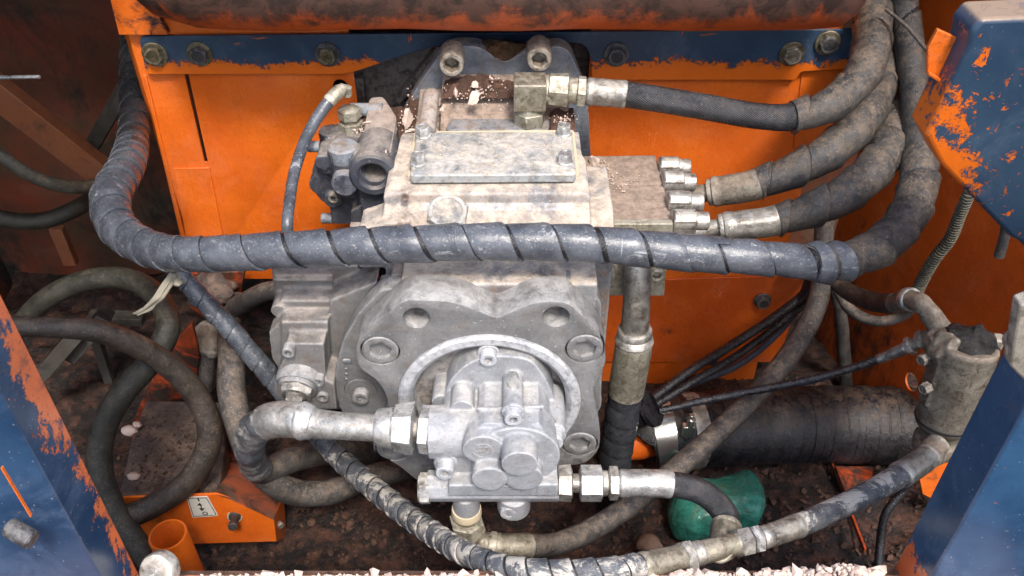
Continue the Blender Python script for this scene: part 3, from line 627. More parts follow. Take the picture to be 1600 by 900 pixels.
# port block to the right
cast('port_block', [slab([(912, 243), (1024, 242), (1036, 286), (920, 287)], .452, .10), slab([(916, 290), (1037, 289), (1052, 352), (928, 354)], .452, .13), slab([(914, 270), (1030, 270), (1036, 310), (922, 310)], .449, .1)], M['cast_brown'], t, vox=.0022, it=2)
mk('port_block_face', prism([(930, 350), (1052, 350), (1050, 372), (932, 372)], 1.018, 1.03), M['steel_khaki'], t, bevel=.001)
for x, y, Y, L in ((1029, 263, 1.19, 30), (1035, 286, 1.145, 32), (1042, 318, 1.085, 36), (1050, 347, 1.035, 36)):
    p = at(x, y, Y); q = mpp(p)
    mk('split_clamp', join(obox(p, (1, 0, 0), (0, 1, 0), L * q, .031, .026), cyl(p + Vector((.001, 0, .003)), (1, 0, 0), .0165, (L - 1) * q)), M['steel'], t, bevel=.002)
    socket_bolt(p + Vector((L * q, 0, .002)), (1, 0, 0), .0135, .019, M['steel'], t, soc=.5)
# lower split flange for the suction pipe
mk('pipe_bracket', prism(fillet([(932, 408), (1040, 408), (1038, 462), (934, 462)], 3), .995, 1.012), M['steel_khaki'], t, bevel=.0015)
for x in (950, 1027):
    p = at(x, 432, .975); mk('flange_ear', cyl(p + Vector((0, .025, 0)), (0, -1, 0), .0155, .012), M['steel_brown'], t, bevel=.002)
    socket_bolt(p + Vector((0, .016, 0)), (0, -1, 0), .0105, .016, M['steel_khaki'], t, soc=.5)

# ------------------------------------------------------------------ valve block, lower left of the pump
t = thing('valve_block', 'grey cast valve block with a big hex adjuster low on the left of the pump', 'valve', at(465, 600, .95))
cast('block', [
    prism([(424, 418), (560, 415), (560, 640), (520, 640), (470, 560), (432, 520)], .985, 1.05),
    prism([(438, 470), (515, 470), (515, 640), (440, 600)], .955, 1.0),
    prism([(440, 503), (512, 503), (516, 560), (440, 560)], .925, .99),
    prism([(447, 537), (506, 537), (510, 615), (520, 640), (450, 640), (428, 612), (432, 585), (444, 560)], .897, .95),
    prism([(515, 470), (590, 440), (560, 520), (545, 600), (545, 640), (515, 560)], .94, .99),
    prism([(420, 520), (440, 500), (440, 585), (425, 560)], .93, .96),
    cyl(at(436, 487, .95), (0, 1, 0), .012, .03),
    prism([(500, 590), (522, 600), (526, 640), (470, 640), (470, 620)], .89, .94),
], M['cast_valve'], t, vox=.0022, it=3)
mk('top_cap', slab([(424, 417), (520, 416), (520, 430), (426, 430)], .452, .012), M['cast_brown'], t, bevel=.003)
p = at(490, 487, .965); mk('plug', lathe(p, (0, -.3, 1), [(.0, .002), (.005, .002), (.006, 0), (.009, 0), (.010, .002), (.011, .001), (.0115, -.004)][::-1], 28), M['cast'], t)
p = at(466, 602, .89)
ad = Vector((-.1, -1, -.25)).normalized()
a = mk('adjuster', lathe(p - ad * .02, ad, [(.034, 0), (.034, .018), (.031, .022), (.029, .022), (.027, .028), (.022, .028)], 40), M['cast'], t)
mk('hex_nut', xform(rings([('h', .0215, 0), ('h', .0215, .010), ('c', .021, .013), ('c', .015, .014), ('c', .013, .016), ('h', .0115, .016), ('h', .0115, .024), ('c', .010, .026), ('c', .006, .026), ('c', .006, .038), ('c', .0045, .040)], 36), axis(p + ad * .006, ad, .3)), M['steel'], t)
for x, y in ((450, 552), (497, 598), (484, 613), (504, 622)): socket_bolt(at(x, y, .885) + Vector((0, .012, 0)), (0, -1, 0), .0088, .013, M['cast'], t, soc=.5)

# ------------------------------------------------------------------ regulator, upper left
t = thing('regulator', 'dark cast regulator with bolts and an open ring on the upper left of the pump', 'valve', at(540, 300, 1.15))
cast('regulator_body', [
    prism([(500, 245), (520, 240), (610, 238), (612, 350), (520, 350), (514, 322), (500, 312), (489, 298), (487, 268), (492, 252)], 1.12, 1.215),
    xform(rings([('c', .0185, 0), ('c', .0185, .085)], 28), axis(at(516, 203, 1.19) - Vector((0, 0, .085)), (0, 0, 1))),
    prism(fillet([(493, 244), (540, 244), (540, 262), (512, 262), (510, 270), (493, 262)], 5), 1.095, 1.14),
    cyl(at(509, 258, 1.10), (0, 1, 0), .016, .04), cyl(at(520, 314, 1.112), (0, 1, 0), .014, .03), cyl(at(567, 312, 1.105), (0, 1, 0), .013, .03), cyl(at(500, 290, 1.118), (0, 1, 0), .017, .03),
    xform(rings([('c', .0225, 0), ('c', .0225, .075)], 28), axis(at(536, 230, 1.105) - Vector((0, 0, .075)), (0, 0, 1))),
    cyl(at(540, 280, 1.085), (0, 1, 0), .0185, .06),
    cyl(at(583, 273, 1.07), (0, 1, 0), .0335, .08, 36),
    slab([(562, 240), (576, 168), (600, 165), (622, 200), (610, 240)], .534, .07),
    prism([(560, 300), (612, 300), (612, 352), (570, 352)], 1.08, 1.15),
    prism([(548, 330), (575, 318), (605, 318), (605, 352), (548, 352)], 1.1, 1.15),
    slab([(525, 215), (532, 190), (562, 190), (560, 215)], .522, .04),
], M['cast_dark'], t, vox=.0020, it=6, cuts=[cyl(at(583, 273, 1.06), (0, 1, 0), .0190, .085, 36)])
mk('top_bar', slab(fillet([(562, 240), (577, 152), (599, 150), (620, 182), (610, 240)], 6), .540, .014), M['cast_brown'], t, bevel=.004)
mk('ring_floor', cyl(at(583, 273, 1.07) + Vector((0, .07, 0)), (0, 1, 0), .019, .004), M['cast_dark'], t)
mk('ring_lip', lathe(at(583, 273, 1.070), (0, -1, 0), [(.0345, -.01), (.0345, .002), (.031, .005), (.023, .005), (.0195, .001), (.0192, -.07)], 40, False), M['cast_dark'], t)
mk('spool_cap', lathe(at(540, 281, 1.085), (0, -1, 0), [(.0195, -.02), (.0195, .012), (.0175, .015), (0, .015)], 36), M['cast_dark'], t)
mk('top_cap', lathe(Vector(at(536, 229, 1.105)), (0, 0, 1), [(.0225, -.02), (.0225, 0), (.019, .003), (.0, .003)], 32), M['cast_bluegrey'], t)
for x, y in ((509, 256), (520, 313), (567, 311)): socket_bolt(at(x, y, 1.105) + Vector((0, .016, 0)), (0, -1, 0), .0082, .013, M['steel_brown'], t, soc=.5)
for x, y, Y in ((492, 229, 1.14), (512, 341, 1.14)): mk('side_plug', cyl(at(x + 8, y, Y), (-1, 0, 0), .0085, .018, 24, .001), M['cast_bluegrey'], t)
mk('foot', slab([(545, 352), (552, 330), (604, 330), (604, 352)], .41, .05), M['cast_brown'], t, bevel=.004)
mk('link_pipe', cyl(at(548, 172, 1.225), at(600, 172, 1.225) - at(548, 172, 1.225), .011, .05, 24), M['cast_bluegrey'], t)
# ------------------------------------------------------------------ gear pump
t = thing('gear_pump', 'small pale grey gear pump bolted inside the round flange opening', 'gear pump', at(775, 690, .8))
p_a = at(755, 700, .745)
cast('pump_body', [
    prism([(742, 684), (746, 668), (756, 662), (842, 662), (856, 676), (868, 705), (868, 742), (740, 760), (700, 742), (700, 700)], .764, .885),
    prism(fillet([(690, 650), (700, 640), (745, 640), (745, 745), (694, 740)], 8), .80, .86),
    prism(fillet([(690, 640), (700, 598), (722, 574), (748, 560), (790, 556), (830, 562), (852, 590), (866, 620), (866, 660), (690, 680)], 14), .838, .885),
    cyl(at(675, 674, .792), (1, 0, 0), .0355, .085, 36),
    cyl(at(671, 674, .792), (1, 0, 0), .0375, .020, 12),
    fcyl(808, 714, .754, .058, .80, 44),
    fcyl(755, 704, .747, .0275, .80), fcyl(812, 726, .720, .0240, .80), fcyl(765, 750, .730, .0240, .80), fcyl(818, 748, .735, .0265, .80),
    cyl(at(668, 759, .765), (1, 0, 0), .0225, at(872, 765, .765).x - at(668, 765, .765).x, 8),
    box((at(840, 765, .738).x, .741, at(765, 768, .735).z - .020), (at(872, 765, .738).x, .785, at(765, 766, .735).z + .004)),
    box((at(700, 765, .738).x, .743, at(765, 768, .735).z - .020), (at(850, 765, .738).x, .79, at(765, 766, .735).z)),
    cyl(at(803, 770, .765), (0, 0, -1), .024, .035), fcyl(795, 797, .755, .0155, .80),
    cyl(at(728, 770, .765), (0, 0, -1), .0195, .036),
    fcyl(695, 728, .757, .0150, .81),
    fcyl(802, 648, .770, .0140, .87), fcyl(866, 682, .786, .0170, .87), 
    prism([(758, 668), (836, 668), (836, 664), (758, 664)], .766, .83), obox(at(745, 640, .79), at(850, 636, .79) - at(745, 640, .79), (0, 1, 0), .09, .004, .006),
    yz([(.802, .318), (.862, .338), (.862, .28), (.802, .28)], at(722, 620, .83).x, at(730, 620, .83).x),
    fcyl(763, 562, .845, .0155, .885), fcyl(692, 630, .835, .016, .885), fcyl(722, 640, .80, .016, .87),
], M['cast_gear'], t, vox=.0016, it=5, fac=.5)
mk('worn_spot', xform(ball((0, 0, 0), .0085, 24, (1, .3, 2.6), .2, 2), Matrix.Translation(Vector((at(802, 610, .82).x, .82, at(802, 648, .770).z + .0125))) @ Matrix.Rotation(radians(90), 4, 'X')), M['steel_light'], t, smooth=180)
for x, y, Y, r, h in ((763, 563, .832, .0115, .016), (802, 656, .757, .0115, .016), (866, 693, .768, .0125, .022), (695, 740, .742, .0125, .022), (795, 803, .742, .0125, .022)):
    p = at(x, y, Y); socket_bolt(p + Vector((0, h - .001, 0)), (0, -1, 0), r, h, M['cast_gear'], t, soc=.42, washer=r * 1.3)
mk('gasket_ring', lathe(at(729, 797, .765), (0, 0, -1), [(.021, -.006), (.022, 0), (.022, .007), (.019, .008)], 32), M['cream'], t)
mk('end_plug', xform(rings([('h', .0205, 0), ('h', .0205, .013), ('c', .019, .016)], 36), axis(at(672, 763, .762), (-1, 0, 0))), M['steel'], t)
# casting mark: S and Z in a circle on the boss
def text(body, size, p, parent, mat, d=(0, -1, 0), roll=0, ext=.0004, name='lettering', rot=None):
    cu = bpy.data.curves.new('t', 'FONT'); cu.body = body; cu.size = size; cu.extrude = ext; cu.align_x = 'CENTER'; cu.align_y = 'CENTER'; cu.offset = .0001
    o = bpy.data.objects.new('t', cu); COL.objects.link(o); dg = bpy.context.evaluated_depsgraph_get(); dg.update()
    me = bpy.data.meshes.new_from_object(o.evaluated_get(dg)); bpy.data.objects.remove(o)
    me.name = name; me.materials.clear(); me.materials.append(mat)
    q = bpy.data.objects.new(name, me); COL.objects.link(q)
    q.matrix_basis = rot if rot is not None else Matrix.Translation(p) @ Matrix.Rotation(radians(90), 4, 'X') @ Matrix.Rotation(roll, 4, 'Z'); par(q, parent)
    return q
pm = at(755, 704, .7472)
text('SZ', .015, pm - Vector((0, .0004, 0)), t, M['steel'], ext=.0003)
mk('mark_ring', lathe(pm + Vector((0, .0006, 0)), (0, -1, 0), [(.0125, -.002), (.0125, .0012), (.0137, .0012), (.0137, -.002)], 36, False), M['cast_gear'], t)

# ================================================================== hoses and pipes
# long wrapped hose across the pump
WP = M['wrap']
line('wrapped_hose', 'thick grey spiral wrapped hose running across the front of the whole pump', 'hose',
     [(215, -30, 1.80, 38.6), (207, 100, 1.56, 38.6), (209, 200, 1.36, 44.4), (198, 258, 1.18, 54.0), (172, 312, 1.06, 59.8), (184, 356, 1.0, 59.8), (235, 389, .95, 57.9), (290, 397, .92, 56.0), (440, 391, .905, 57.9), (600, 383, .90, 58.9), (750, 378, .90, 58.9), (900, 380, .90, 58.9), (1060, 394, .90, 57.9), (1200, 404, .90, 54.0), (1300, 410, .92, 52.1), (1385, 378, .98, 57.9), (1432, 305, 1.08, 56.0), (1436, 200, 1.20, 50.2), (1425, 100, 1.30, 44.4), (1412, 0, 1.42, 42.5), (1405, -60, 1.5, 40.5)],
     [('hose', 'tube', 0, 20, M['rub_black'], dict(k=.93)),
      ('spiral_wrap', 'spiral', 0, 2.6, M['wrap_black'], dict(pitch=.055, hand=1, cover=1.0, seed=2)),  # same hose in darker colour, painting the shade of the upper left bay
      ('spiral_wrap', 'spiral', 2.6, 7.6, WP, dict(pitch=.037, hand=1, cover=.97, seed=3, wob=.06, th=.0018)),
      ('spiral_wrap', 'spiral', 7.6, 12.3, WP, dict(pitch=.057, hand=1, cover=.92, seed=4, wob=.2, th=.0028)),
      ('spiral_wrap', 'spiral', 12.3, 13.75, WP, dict(pitch=.062, hand=1, cover=.95, seed=5, th=.003)),
      ('torn_wrap', 'spiral', 13.8, 14.25, M['wrap'], dict(pitch=.034, hand=1, cover=.74, seed=9, base=1.17, th=.006, wob=.5)),
      ('spiral_wrap', 'spiral', 14.1, 16.6, M['wrap_brown'], dict(pitch=.062, hand=1, cover=.98, seed=6, base=1.06, th=.004)),
      ('spiral_wrap', 'spiral', 16.6, 20, mat_rubber('wrap_vertical', (.02, .022, .026), (.045, .044, .042), amt=.6, rough=.42, dust=(.12, .085, .06)), dict(pitch=.12, hand=1, cover=.98, seed=8))])
# high pressure hose with elbow at the top
r, P = line('pressure_hose', 'upper black pressure hose from the brass coloured elbow to the top right', 'hose',
     [(850, 138, 1.2, 40), (905, 142, 1.195, 44), (980, 148, 1.19, 44), (1100, 167, 1.17, 44), (1190, 182, 1.16, 44), (1240, 182, 1.16, 47), (1310, 156, 1.18, 51), (1354, 103, 1.24, 54), (1364, 40, 1.34, 54), (1355, -30, 1.45, 50)],
     [('nipple', 'tube', 0, .95, M['steel_khaki'], dict(k=.62)),
      ('hex_nut', 'hex', .12, .72, M['steel_khaki'], dict(k=1.08)), ('nut_collar', 'collar', .7, .95, M['steel_khaki'], dict(k=.92)),
      ('hex_nut', 'hex', .93, 1.15, M['steel_khaki'], dict(k=.95)), ('ferrule', 'ferrule', 1.15, 1.98, M['steel'], dict(k=1.0)),
      ('hose', 'tube', 1.9, 9, M['rub'], dict(k=.92)), ('spiral_wrap', 'spiral', 4.95, 9, M['wrap_brown'], dict(pitch=.075, cover=.975, seed=12, hand=-1, clamp=1, th=.005, base=1.04))])
p = at(828, 140, 1.2); q = mpp(p)
cast('elbow_block', [box(p + Vector((-.0245, -.0225, -.026)), p + Vector((.0245, .0225, .018)))], M['steel_khaki'], r, vox=.0014, it=12)
mk('elbow_stem', lathe(p + Vector((0, 0, -.022)), (0, 0, -1), [(.018, 0), (.02, .008), (.0215, .012), (.0215, .03), (.020, .034)], 32), M['steel_khaki'], r)
mk('adapter_nut', xform(rings([('h', .0225, 0), ('h', .0225, .022)], 36), axis(Vector((p.x, p.y, .527)), (0, 0, 1), .3)), M['steel_khaki'], r, bevel=.0015)
mk('elbow_end', cyl(p + Vector((.022, 0, 0)), (1, 0, 0), .021, .008), M['steel_khaki'], r, bevel=.002)
# two hoses from the port block
line('pressure_hose', 'middle wrapped pressure hose leaving the port block with a worn crimped ferrule', 'hose',
     [(1066, 306, 1.15, 44), (1112, 300, 1.14, 46), (1185, 287, 1.13, 48), (1290, 240, 1.15, 55), (1350, 180, 1.22, 56), (1376, 115, 1.32, 52), (1380, 50, 1.42, 48), (1370, -20, 1.52, 44)],
     [('pipe_neck', 'tube', 0, 1.0, M['steel_brown'], dict(k=.62)), ('collar', 'collar', .86, 1.06, M['steel_brown'], dict(k=.92)),
      ('ferrule', 'ferrule', 1.0, 2.05, M['steel_brown'], dict(k=1.03)), ('hose', 'tube', 1.95, 7, M['rub_dusty'], dict(k=.9)),
      ('spiral_wrap', 'spiral', 2.0, 7, M['wrap_brown'], dict(pitch=.060, cover=.97, seed=22, hand=-1, clamp=1, th=.005, base=1.03))])
line('pressure_hose', 'lower wrapped pressure hose leaving the port block behind the long grey hose', 'hose',
     [(1084, 362, 1.08, 42), (1130, 354, 1.075, 44), (1214, 344, 1.07, 47), (1315, 306, 1.09, 57), (1376, 250, 1.16, 58), (1394, 192, 1.25, 52), (1375, 130, 1.36, 44), (1362, 60, 1.46, 42), (1355, 0, 1.55, 42)],
     [('pipe_neck', 'tube', 0, 1.0, M['steel'], dict(k=.62)), ('collar', 'collar', .86, 1.06, M['steel'], dict(k=.92)),
      ('ferrule', 'ferrule', 1.0, 2.05, M['steel'], dict(k=1.03)), ('hose', 'tube', 1.95, 8, M['rub_dusty'], dict(k=.9)),
      ('spiral_wrap', 'spiral', 2.0, 8, M['wrap_brown'], dict(pitch=.060, cover=.97, seed=32, hand=-1, clamp=1, th=.005, base=1.03))])
# thin pilot hose, upper left
r, P = line('pilot_hose', 'thin scuffed pilot hose curving from the regulator top down to the grey hose', 'hose',
     [(543, 150, 1.19, 13), (541, 137, 1.19, 16), (527, 145, 1.18, 20), (505, 170, 1.16, 19), (480, 212, 1.12, 18), (461, 265, 1.06, 18), (453, 310, 1.0, 18), (449, 352, .955, 18), (452, 400, .96, 18)],
     [('pipe_bend', 'tube', 0, 2.0, M['steel_khaki'], dict(k=1.0)), ('ferrule', 'ferrule', 1.5, 2.6, M['steel_khaki'], dict(k=1.12)), ('hose', 'tube', 2.4, 8, M['wrap'], dict(k=1.0))])
p = Vector((at(545, 170, 1.19).x, 1.19, .520))
mk('fitting', xform(rings([('h', .0165, 0), ('h', .0165, .014), ('c', .013, .015), ('c', .013, .021), ('h', .0155, .022), ('h', .0155, .036), ('c', .011, .038)], 36), axis(p, (0, 0, 1), .2)), M['steel_khaki'], r)
# suction pipe down the right of the flange
line('suction_pipe', 'bare steel pipe and black wrapped hose dropping down beside the flange', 'pipe',
     [(996, 405, .985, 42), (996, 440, .972, 42), (992, 515, .965, 44), (990, 540, .962, 54), (978, 612, .96, 52), (970, 660, .958, 52), (960, 722, .955, 50), (952, 790, .955, 50)],
     [('steel_pipe', 'tube', 0, 2.2, M['steel'], dict(k=1.0)), ('collar', 'collar', 1.97, 2.35, M['steel'], dict(k=1.22)), ('collar', 'collar', 2.3, 2.75, M['steel'], dict(k=1.18)),
      ('ferrule', 'tube', 2.6, 4.0, M['steel_khaki'], dict(k=1.08)), ('hose', 'tube', 3.9, 7, M['rub_black'], dict(k=.93)),
      ('spiral_wrap', 'spiral', 4.02, 6.1, M['wrap_black'], dict(pitch=.036, cover=.99, seed=42, hand=-1)), ('end_band', 'collar', 5.95, 6.2, M['rub'], dict(k=1.06))])
# left inlet pipe of the gear pump with bend
line('inlet_pipe', 'worn silver pipe bending from the left side of the gear pump to a hose', 'pipe',
     [(676, 672, .79, 56), (652, 670, .792, 56), (592, 668, .795, 44), (540, 666, .80, 43), (495, 662, .81, 47), (470, 657, .815, 57), (428, 656, .83, 57), (399, 672, .85, 52), (392, 712, .88, 46), (410, 735, .91, 42), (460, 716, .96, 42), (520, 704, 1.02, 42), (580, 704, 1.08, 40)],
     [('nipple', 'tube', 0, 1.6, M['steel'], dict(k=.72)), ('hex_nut', 'hex', .05, .85, M['steel_light'], dict(k=1.18)),
      ('hex_nut', 'hex', 1.05, 1.62, M['steel_light'], dict(k=1.32)), ('nut_sleeve', 'collar', 1.6, 2.06, M['steel_light'], dict(k=1.38)),
      ('steel_pipe', 'tube', 2.0, 5, M['steel_light'], dict(k=1.0)), ('collar', 'collar', 4.15, 5.0, M['steel_light'], dict(k=1.10)),
      ('sleeve', 'tube', 4.9, 6.3, M['steel_light'], dict(k=1.0)), ('taped_bend', 'tube', 6.2, 8.8, M['wrap_scuff'], dict(k=1.0, lump=.12)),
      ('hose', 'tube', 8.7, 12, M['rub_dusty'], dict(k=1.0))])
# right outlet of the gear pump: nuts, ferrule, short hose, down to the tee
line('outlet_hose', 'short black hose bending from the right side of the gear pump down to the tee', 'hose',
     [(866, 755, .765, 40), (905, 755, .765, 44), (948, 755, .765, 44), (968, 755, .765, 44), (1050, 757, .764, 44), (1097, 769, .758, 43), (1133, 804, .738, 44), (1133, 834, .706, 46), (1127, 862, .672, 44)],
     [('nipple', 'tube', 0, 1.2, M['steel'], dict(k=.68)), ('hex_nut', 'hex', .1, .72, M['steel'], dict(k=1.18)), ('hex_nut', 'hex', 1.0, 1.85, M['steel_light'], dict(k=1.12)),
      ('nut_collar', 'collar', 1.8, 2.1, M['steel'], dict(k=.9)), ('hex_nut', 'hex', 2.1, 2.95, M['steel'], dict(k=1.04)), ('ferrule', 'ferrule', 2.95, 4.0, M['steel_light'], dict(k=1.0)),
      ('hose', 'tube', 3.9, 7, M['rub'], dict(k=.93)), ('ferrule', 'ferrule', 6.45, 7.9, M['steel_khaki'], dict(k=1.06))])
# bottom elbow and hose going up to the right behind
line('return_hose', 'dusty hose from the elbow under the gear pump rising to the right behind it', 'hose',
     [(729, 800, .765, 36), (731, 826, .762, 44), (748, 846, .755, 36), (772, 852, .75, 38), (818, 854, .755, 40), (870, 850, .78, 36), (930, 824, .82, 35), (1000, 777, .88, 34), (1090, 704, .98, 34), (1170, 628, 1.08, 34), (1240, 545, 1.18, 34), (1278, 470, 1.25, 32), (1285, 400, 1.32, 30), (1290, 330, 1.4, 30)],
     [('nipple', 'tube', 0, 1, M['steel_khaki'], dict(k=.85)), ('hex_nut', 'hex', .45, 1.45, M['steel_khaki'], dict(k=1.2)), ('elbow', 'tube', 1.2, 3.0, M['steel_khaki'], dict(k=1.0)),
      ('collar', 'collar', 2.7, 3.05, M['steel_khaki'], dict(k=1.12)), ('ferrule', 'ferrule', 3.0, 4.15, M['steel_khaki'], dict(k=1.05)), ('hose', 'tube', 4.0, 13, M['rub_dusty'], dict(k=1.0))])
# thin wrapped hose: from upper left under the pump to the tee and on to the filter
r, P = line('tee_hose', 'slim spiral wrapped hose looping from the upper left under the gear pump to the tee', 'hose',
     [(262, 405, 1.05, 28), (300, 450, 1.04, 30), (360, 515, 1.02, 32), (420, 585, 1.0, 32), (470, 645, .98, 32), (520, 705, .93, 34), (590, 768, .84, 36), (660, 822, .75, 37), (730, 866, .66, 37), (800, 888, .615, 37), (880, 893, .60, 37), (960, 889, .60, 37), (1000, 883, .615, 38), (1064, 872, .64, 40), (1076, 869, .645, 38), (1100, 862, .652, 38), (1150, 850, .668, 36), (1166, 846, .674, 36), (1192, 840, .682, 36), (1250, 820, .71, 38), (1330, 784, .76, 37), (1404, 744, .82, 38), (1450, 712, .87, 36), (1468, 690, .89, 30)],
     [('hose', 'tube', 0, 12.3, M['rub_black'], dict(k=.9)), ('spiral_wrap', 'spiral', 0, 4.9, M['wrap'], dict(pitch=.034, cover=.98, seed=51, hand=1, wob=.08)),
      ('spiral_wrap', 'spiral', 4.9, 12.1, M['wrap_scuff'], dict(pitch=.029, cover=.90, seed=52, hand=1, wob=.08, th=.002)),
      ('ferrule', 'ferrule', 12.0, 13.0, M['steel_khaki'], dict(k=1.05)), ('hex_nut', 'hex', 13.05, 14.3, M['steel'], dict(k=1.15)), ('collar', 'collar', 14.3, 14.9, M['steel'], dict(k=1.02)), ('tee', 'tube', 14.7, 16.3, M['steel_khaki'], dict(k=.95, lump=.08)),
      ('hex_nut', 'hex', 16.0, 17.2, M['steel'], dict(k=1.12)), ('hex_nut', 'hex', 17.3, 17.8, M['steel_light'], dict(k=1.08)), ('ferrule', 'ferrule', 17.85, 19.0, M['steel'], dict(k=1.02)),
      ('hose', 'tube', 18.9, 21.2, M['wrap_scuff'], dict(k=.97)), ('ferrule', 'ferrule', 21.0, 22.1, M['steel'], dict(k=1.12)), ('elbow', 'tube', 22.0, 23, M['steel_brown'], dict(k=1.1, lump=.15))])
mk('tee_branch', cyl(at(1124, 860, .655), at(1128, 852, .70) - at(1124, 860, .655), .017, .03), M['steel_khaki'], r, bevel=.002)

# left side big black hoses
line('loop_hose', 'dark rubber hose looping in a big circle over the battery box', 'hose',
     [(-40, 508, .92, 34), (60, 511, .92, 33), (150, 517, .94, 36), (240, 555, .97, 37), (305, 615, .98, 38), (328, 680, .955, 38), (300, 745, .92, 38), (240, 790, .90, 38), (185, 812, .88, 38), (120, 830, .88, 38)],
     [('hose', 'tube', 0, 9, mat_rubber('rubber_warm', (.03, .024, .019), (.055, .042, .033), amt=.55, rough=.42, dust=(.16, .11, .075)), dict(k=1.0))])
line('loop_hose', 'olive black hose arching behind and turning down past the box on the left', 'hose',
     [(20, 520, 1.2, 30), (75, 465, 1.2, 33), (140, 437, 1.2, 34), (205, 437, 1.18, 34), (250, 470, 1.12, 36), (262, 515, 1.06, 38), (235, 565, 1.02, 38), (195, 610, .99, 40), (162, 670, .96, 40), (156, 735, .92, 40), (180, 800, .88, 38), (215, 850, .84, 36), (240, 890, .80, 36), (255, 950, .75, 36)],
     [('hose', 'tube', 0, 13, mat_rubber('rubber_olive_warm', (.022, .022, .017), (.045, .041, .030), amt=.5, rough=.5, dust=(.13, .105, .07)), dict(k=1.0))])
line('return_line', 'smooth grey black hose dropping left of the valve block and looping right', 'hose',
     [(372, 470, 1.3, 30), (358, 520, 1.16, 34), (362, 560, 1.05, 42), (362, 610, 1.0, 44), (375, 665, .95, 44), (402, 728, .92, 44), (450, 766, .92, 42), (510, 770, .94, 40), (570, 748, .98, 38), (640, 730, 1.05, 38)],
     [('hose', 'tube', 0, 9, M['rub_dusty'], dict(k=1.0))])
line('return_line', 'short dark hose curving behind the valve block to the lower left', 'hose',
     [(450, 452, 1.12, 30), (415, 456, 1.15, 30), (378, 476, 1.2, 30), (350, 505, 1.28, 28), (335, 560, 1.36, 26)], [('hose', 'tube', 0, 4, M['rub_dusty'], dict(k=1.0))])
line('pipe_stub', 'grimy steel fitting and short pipe behind the thin wrapped hose', 'fitting',
     [(312, 515, 1.25, 34), (324, 525, 1.24, 36), (328, 545, 1.22, 36), (326, 560, 1.21, 22), (320, 610, 1.18, 22)],
     [('fitting', 'tube', 0, 2.6, M['steel_brown'], dict(k=1.0, lump=.35)), ('pipe', 'tube', 2.5, 4, M['rub_dusty'], dict(k=1.0))])
line('fuel_hose', 'grey green hose sagging across the dark upper left corner', 'hose',
     [(-40, 215, 1.25, 20), (0, 243, 1.24, 21), (50, 275, 1.25, 21), (110, 292, 1.28, 21), (165, 285, 1.34, 21), (200, 258, 1.42, 20), (212, 220, 1.5, 20)], [('hose', 'tube', 0, 6, M['rub_olive'], dict(k=1.0))])
line('fuel_hose', 'dark hose below the first one on the left wall', 'hose',
     [(-40, 325, 1.3, 24), (10, 343, 1.3, 26), (70, 344, 1.31, 26), (120, 325, 1.35, 26), (160, 296, 1.45, 24), (190, 270, 1.55, 24)], [('hose', 'tube', 0, 5, mat_rubber('rubber_green', (.018, .018, .013), (.032, .03, .02), amt=.3, dust=(.1, .085, .05)), dict(k=1.0))])
line('lever_rod', 'thin bright metal rod at the upper left edge', 'rod', [(-60, 121, 1.1, 7), (0, 121, 1.1, 7), (62, 120, 1.1, 6)], [('rod', 'tube', 0, 2, M['steel_light'], dict(k=1.0))])
# struts in the left bay
def strut(name, label, a, b, wd, th, mat, u=(0, 1, 0)):
    o = mk(name, obox(a, b - a, u, (b - a).length, th, wd), mat, None, bevel=.002); return tag(o, label, 'strut')
rustm = mat_paint('strut_paint', dirt=.5, dsc=10, base=(.30, .095, .035), base2=(.2, .07, .03), dcol=(.045, .028, .02), chips=0, rough=.6)
greym = mat_paint('strut_grey', dirt=.6, dsc=10, base=(.06, .05, .04), base2=(.045, .042, .036), dcol=(.02, .017, .014), chips=0, rough=.6)
strut('diagonal_strut', 'rusty orange brown flat bar slanting down across the dark upper left', at(-60, 100, 1.45), at(178, 285, 1.5), .058, .03, rustm)
strut('diagonal_strut', 'dim grey bar rising to the right in the dark upper left', at(125, 262, 1.62), at(205, 120, 1.62), .03, .03, greym)
strut('frame_bar', 'dusty grey brown bar under the arching hose on the left', at(110, 556, 1.3), at(166, 490, 1.32), .03, .04, greym)
strut('frame_bar', 'olive brown bar leaning behind the looped hose at the left', at(60, 590, 1.26), at(120, 520, 1.28), .03, .03, greym)
strut('frame_bar', 'dark bar running level under the arching hose', at(140, 495, 1.42), at(225, 498, 1.42), .02, .03, greym)
strut('frame_bar', 'dark upright bar between the hoses on the left', at(150, 530, 1.4), at(190, 650, 1.4), .02, .02, greym)
strut('frame_bar', 'faded rusty upright bar on the left bay wall', at(88, 355, 1.6), at(112, 412, 1.6), .03, .02, rustm)
sooty = mat_paint('sooty_paint', dirt=.85, dsc=14, base=(.5, .07, .01), base2=(.4, .05, .01), dcol=(.03, .018, .012))
o = mk('orange_bracket', prism([(285, 428), (382, 424), (374, 470), (330, 505), (296, 480)], 1.34, 1.36), sooty, None, bevel=.002); tag(o, 'sooty orange bracket plate just under the grey hose on the left', 'bracket')
o = mk('orange_bracket', prism([(262, 545), (300, 505), (312, 560), (304, 610), (268, 650), (205, 690), (215, 640)], 1.20, 1.21), sooty, None, bevel=.002); tag(o, 'slanting orange brace with soot behind the crossing hoses', 'bracket')
o = mk('dirt_clod', ball(at(330, 455, 1.3), .045, 24, (1.1, .8, .7), .5, 5), M['soil_top'], None, smooth=180); tag(o, 'lump of dry dirt on the orange bracket under the grey hose', 'dirt')

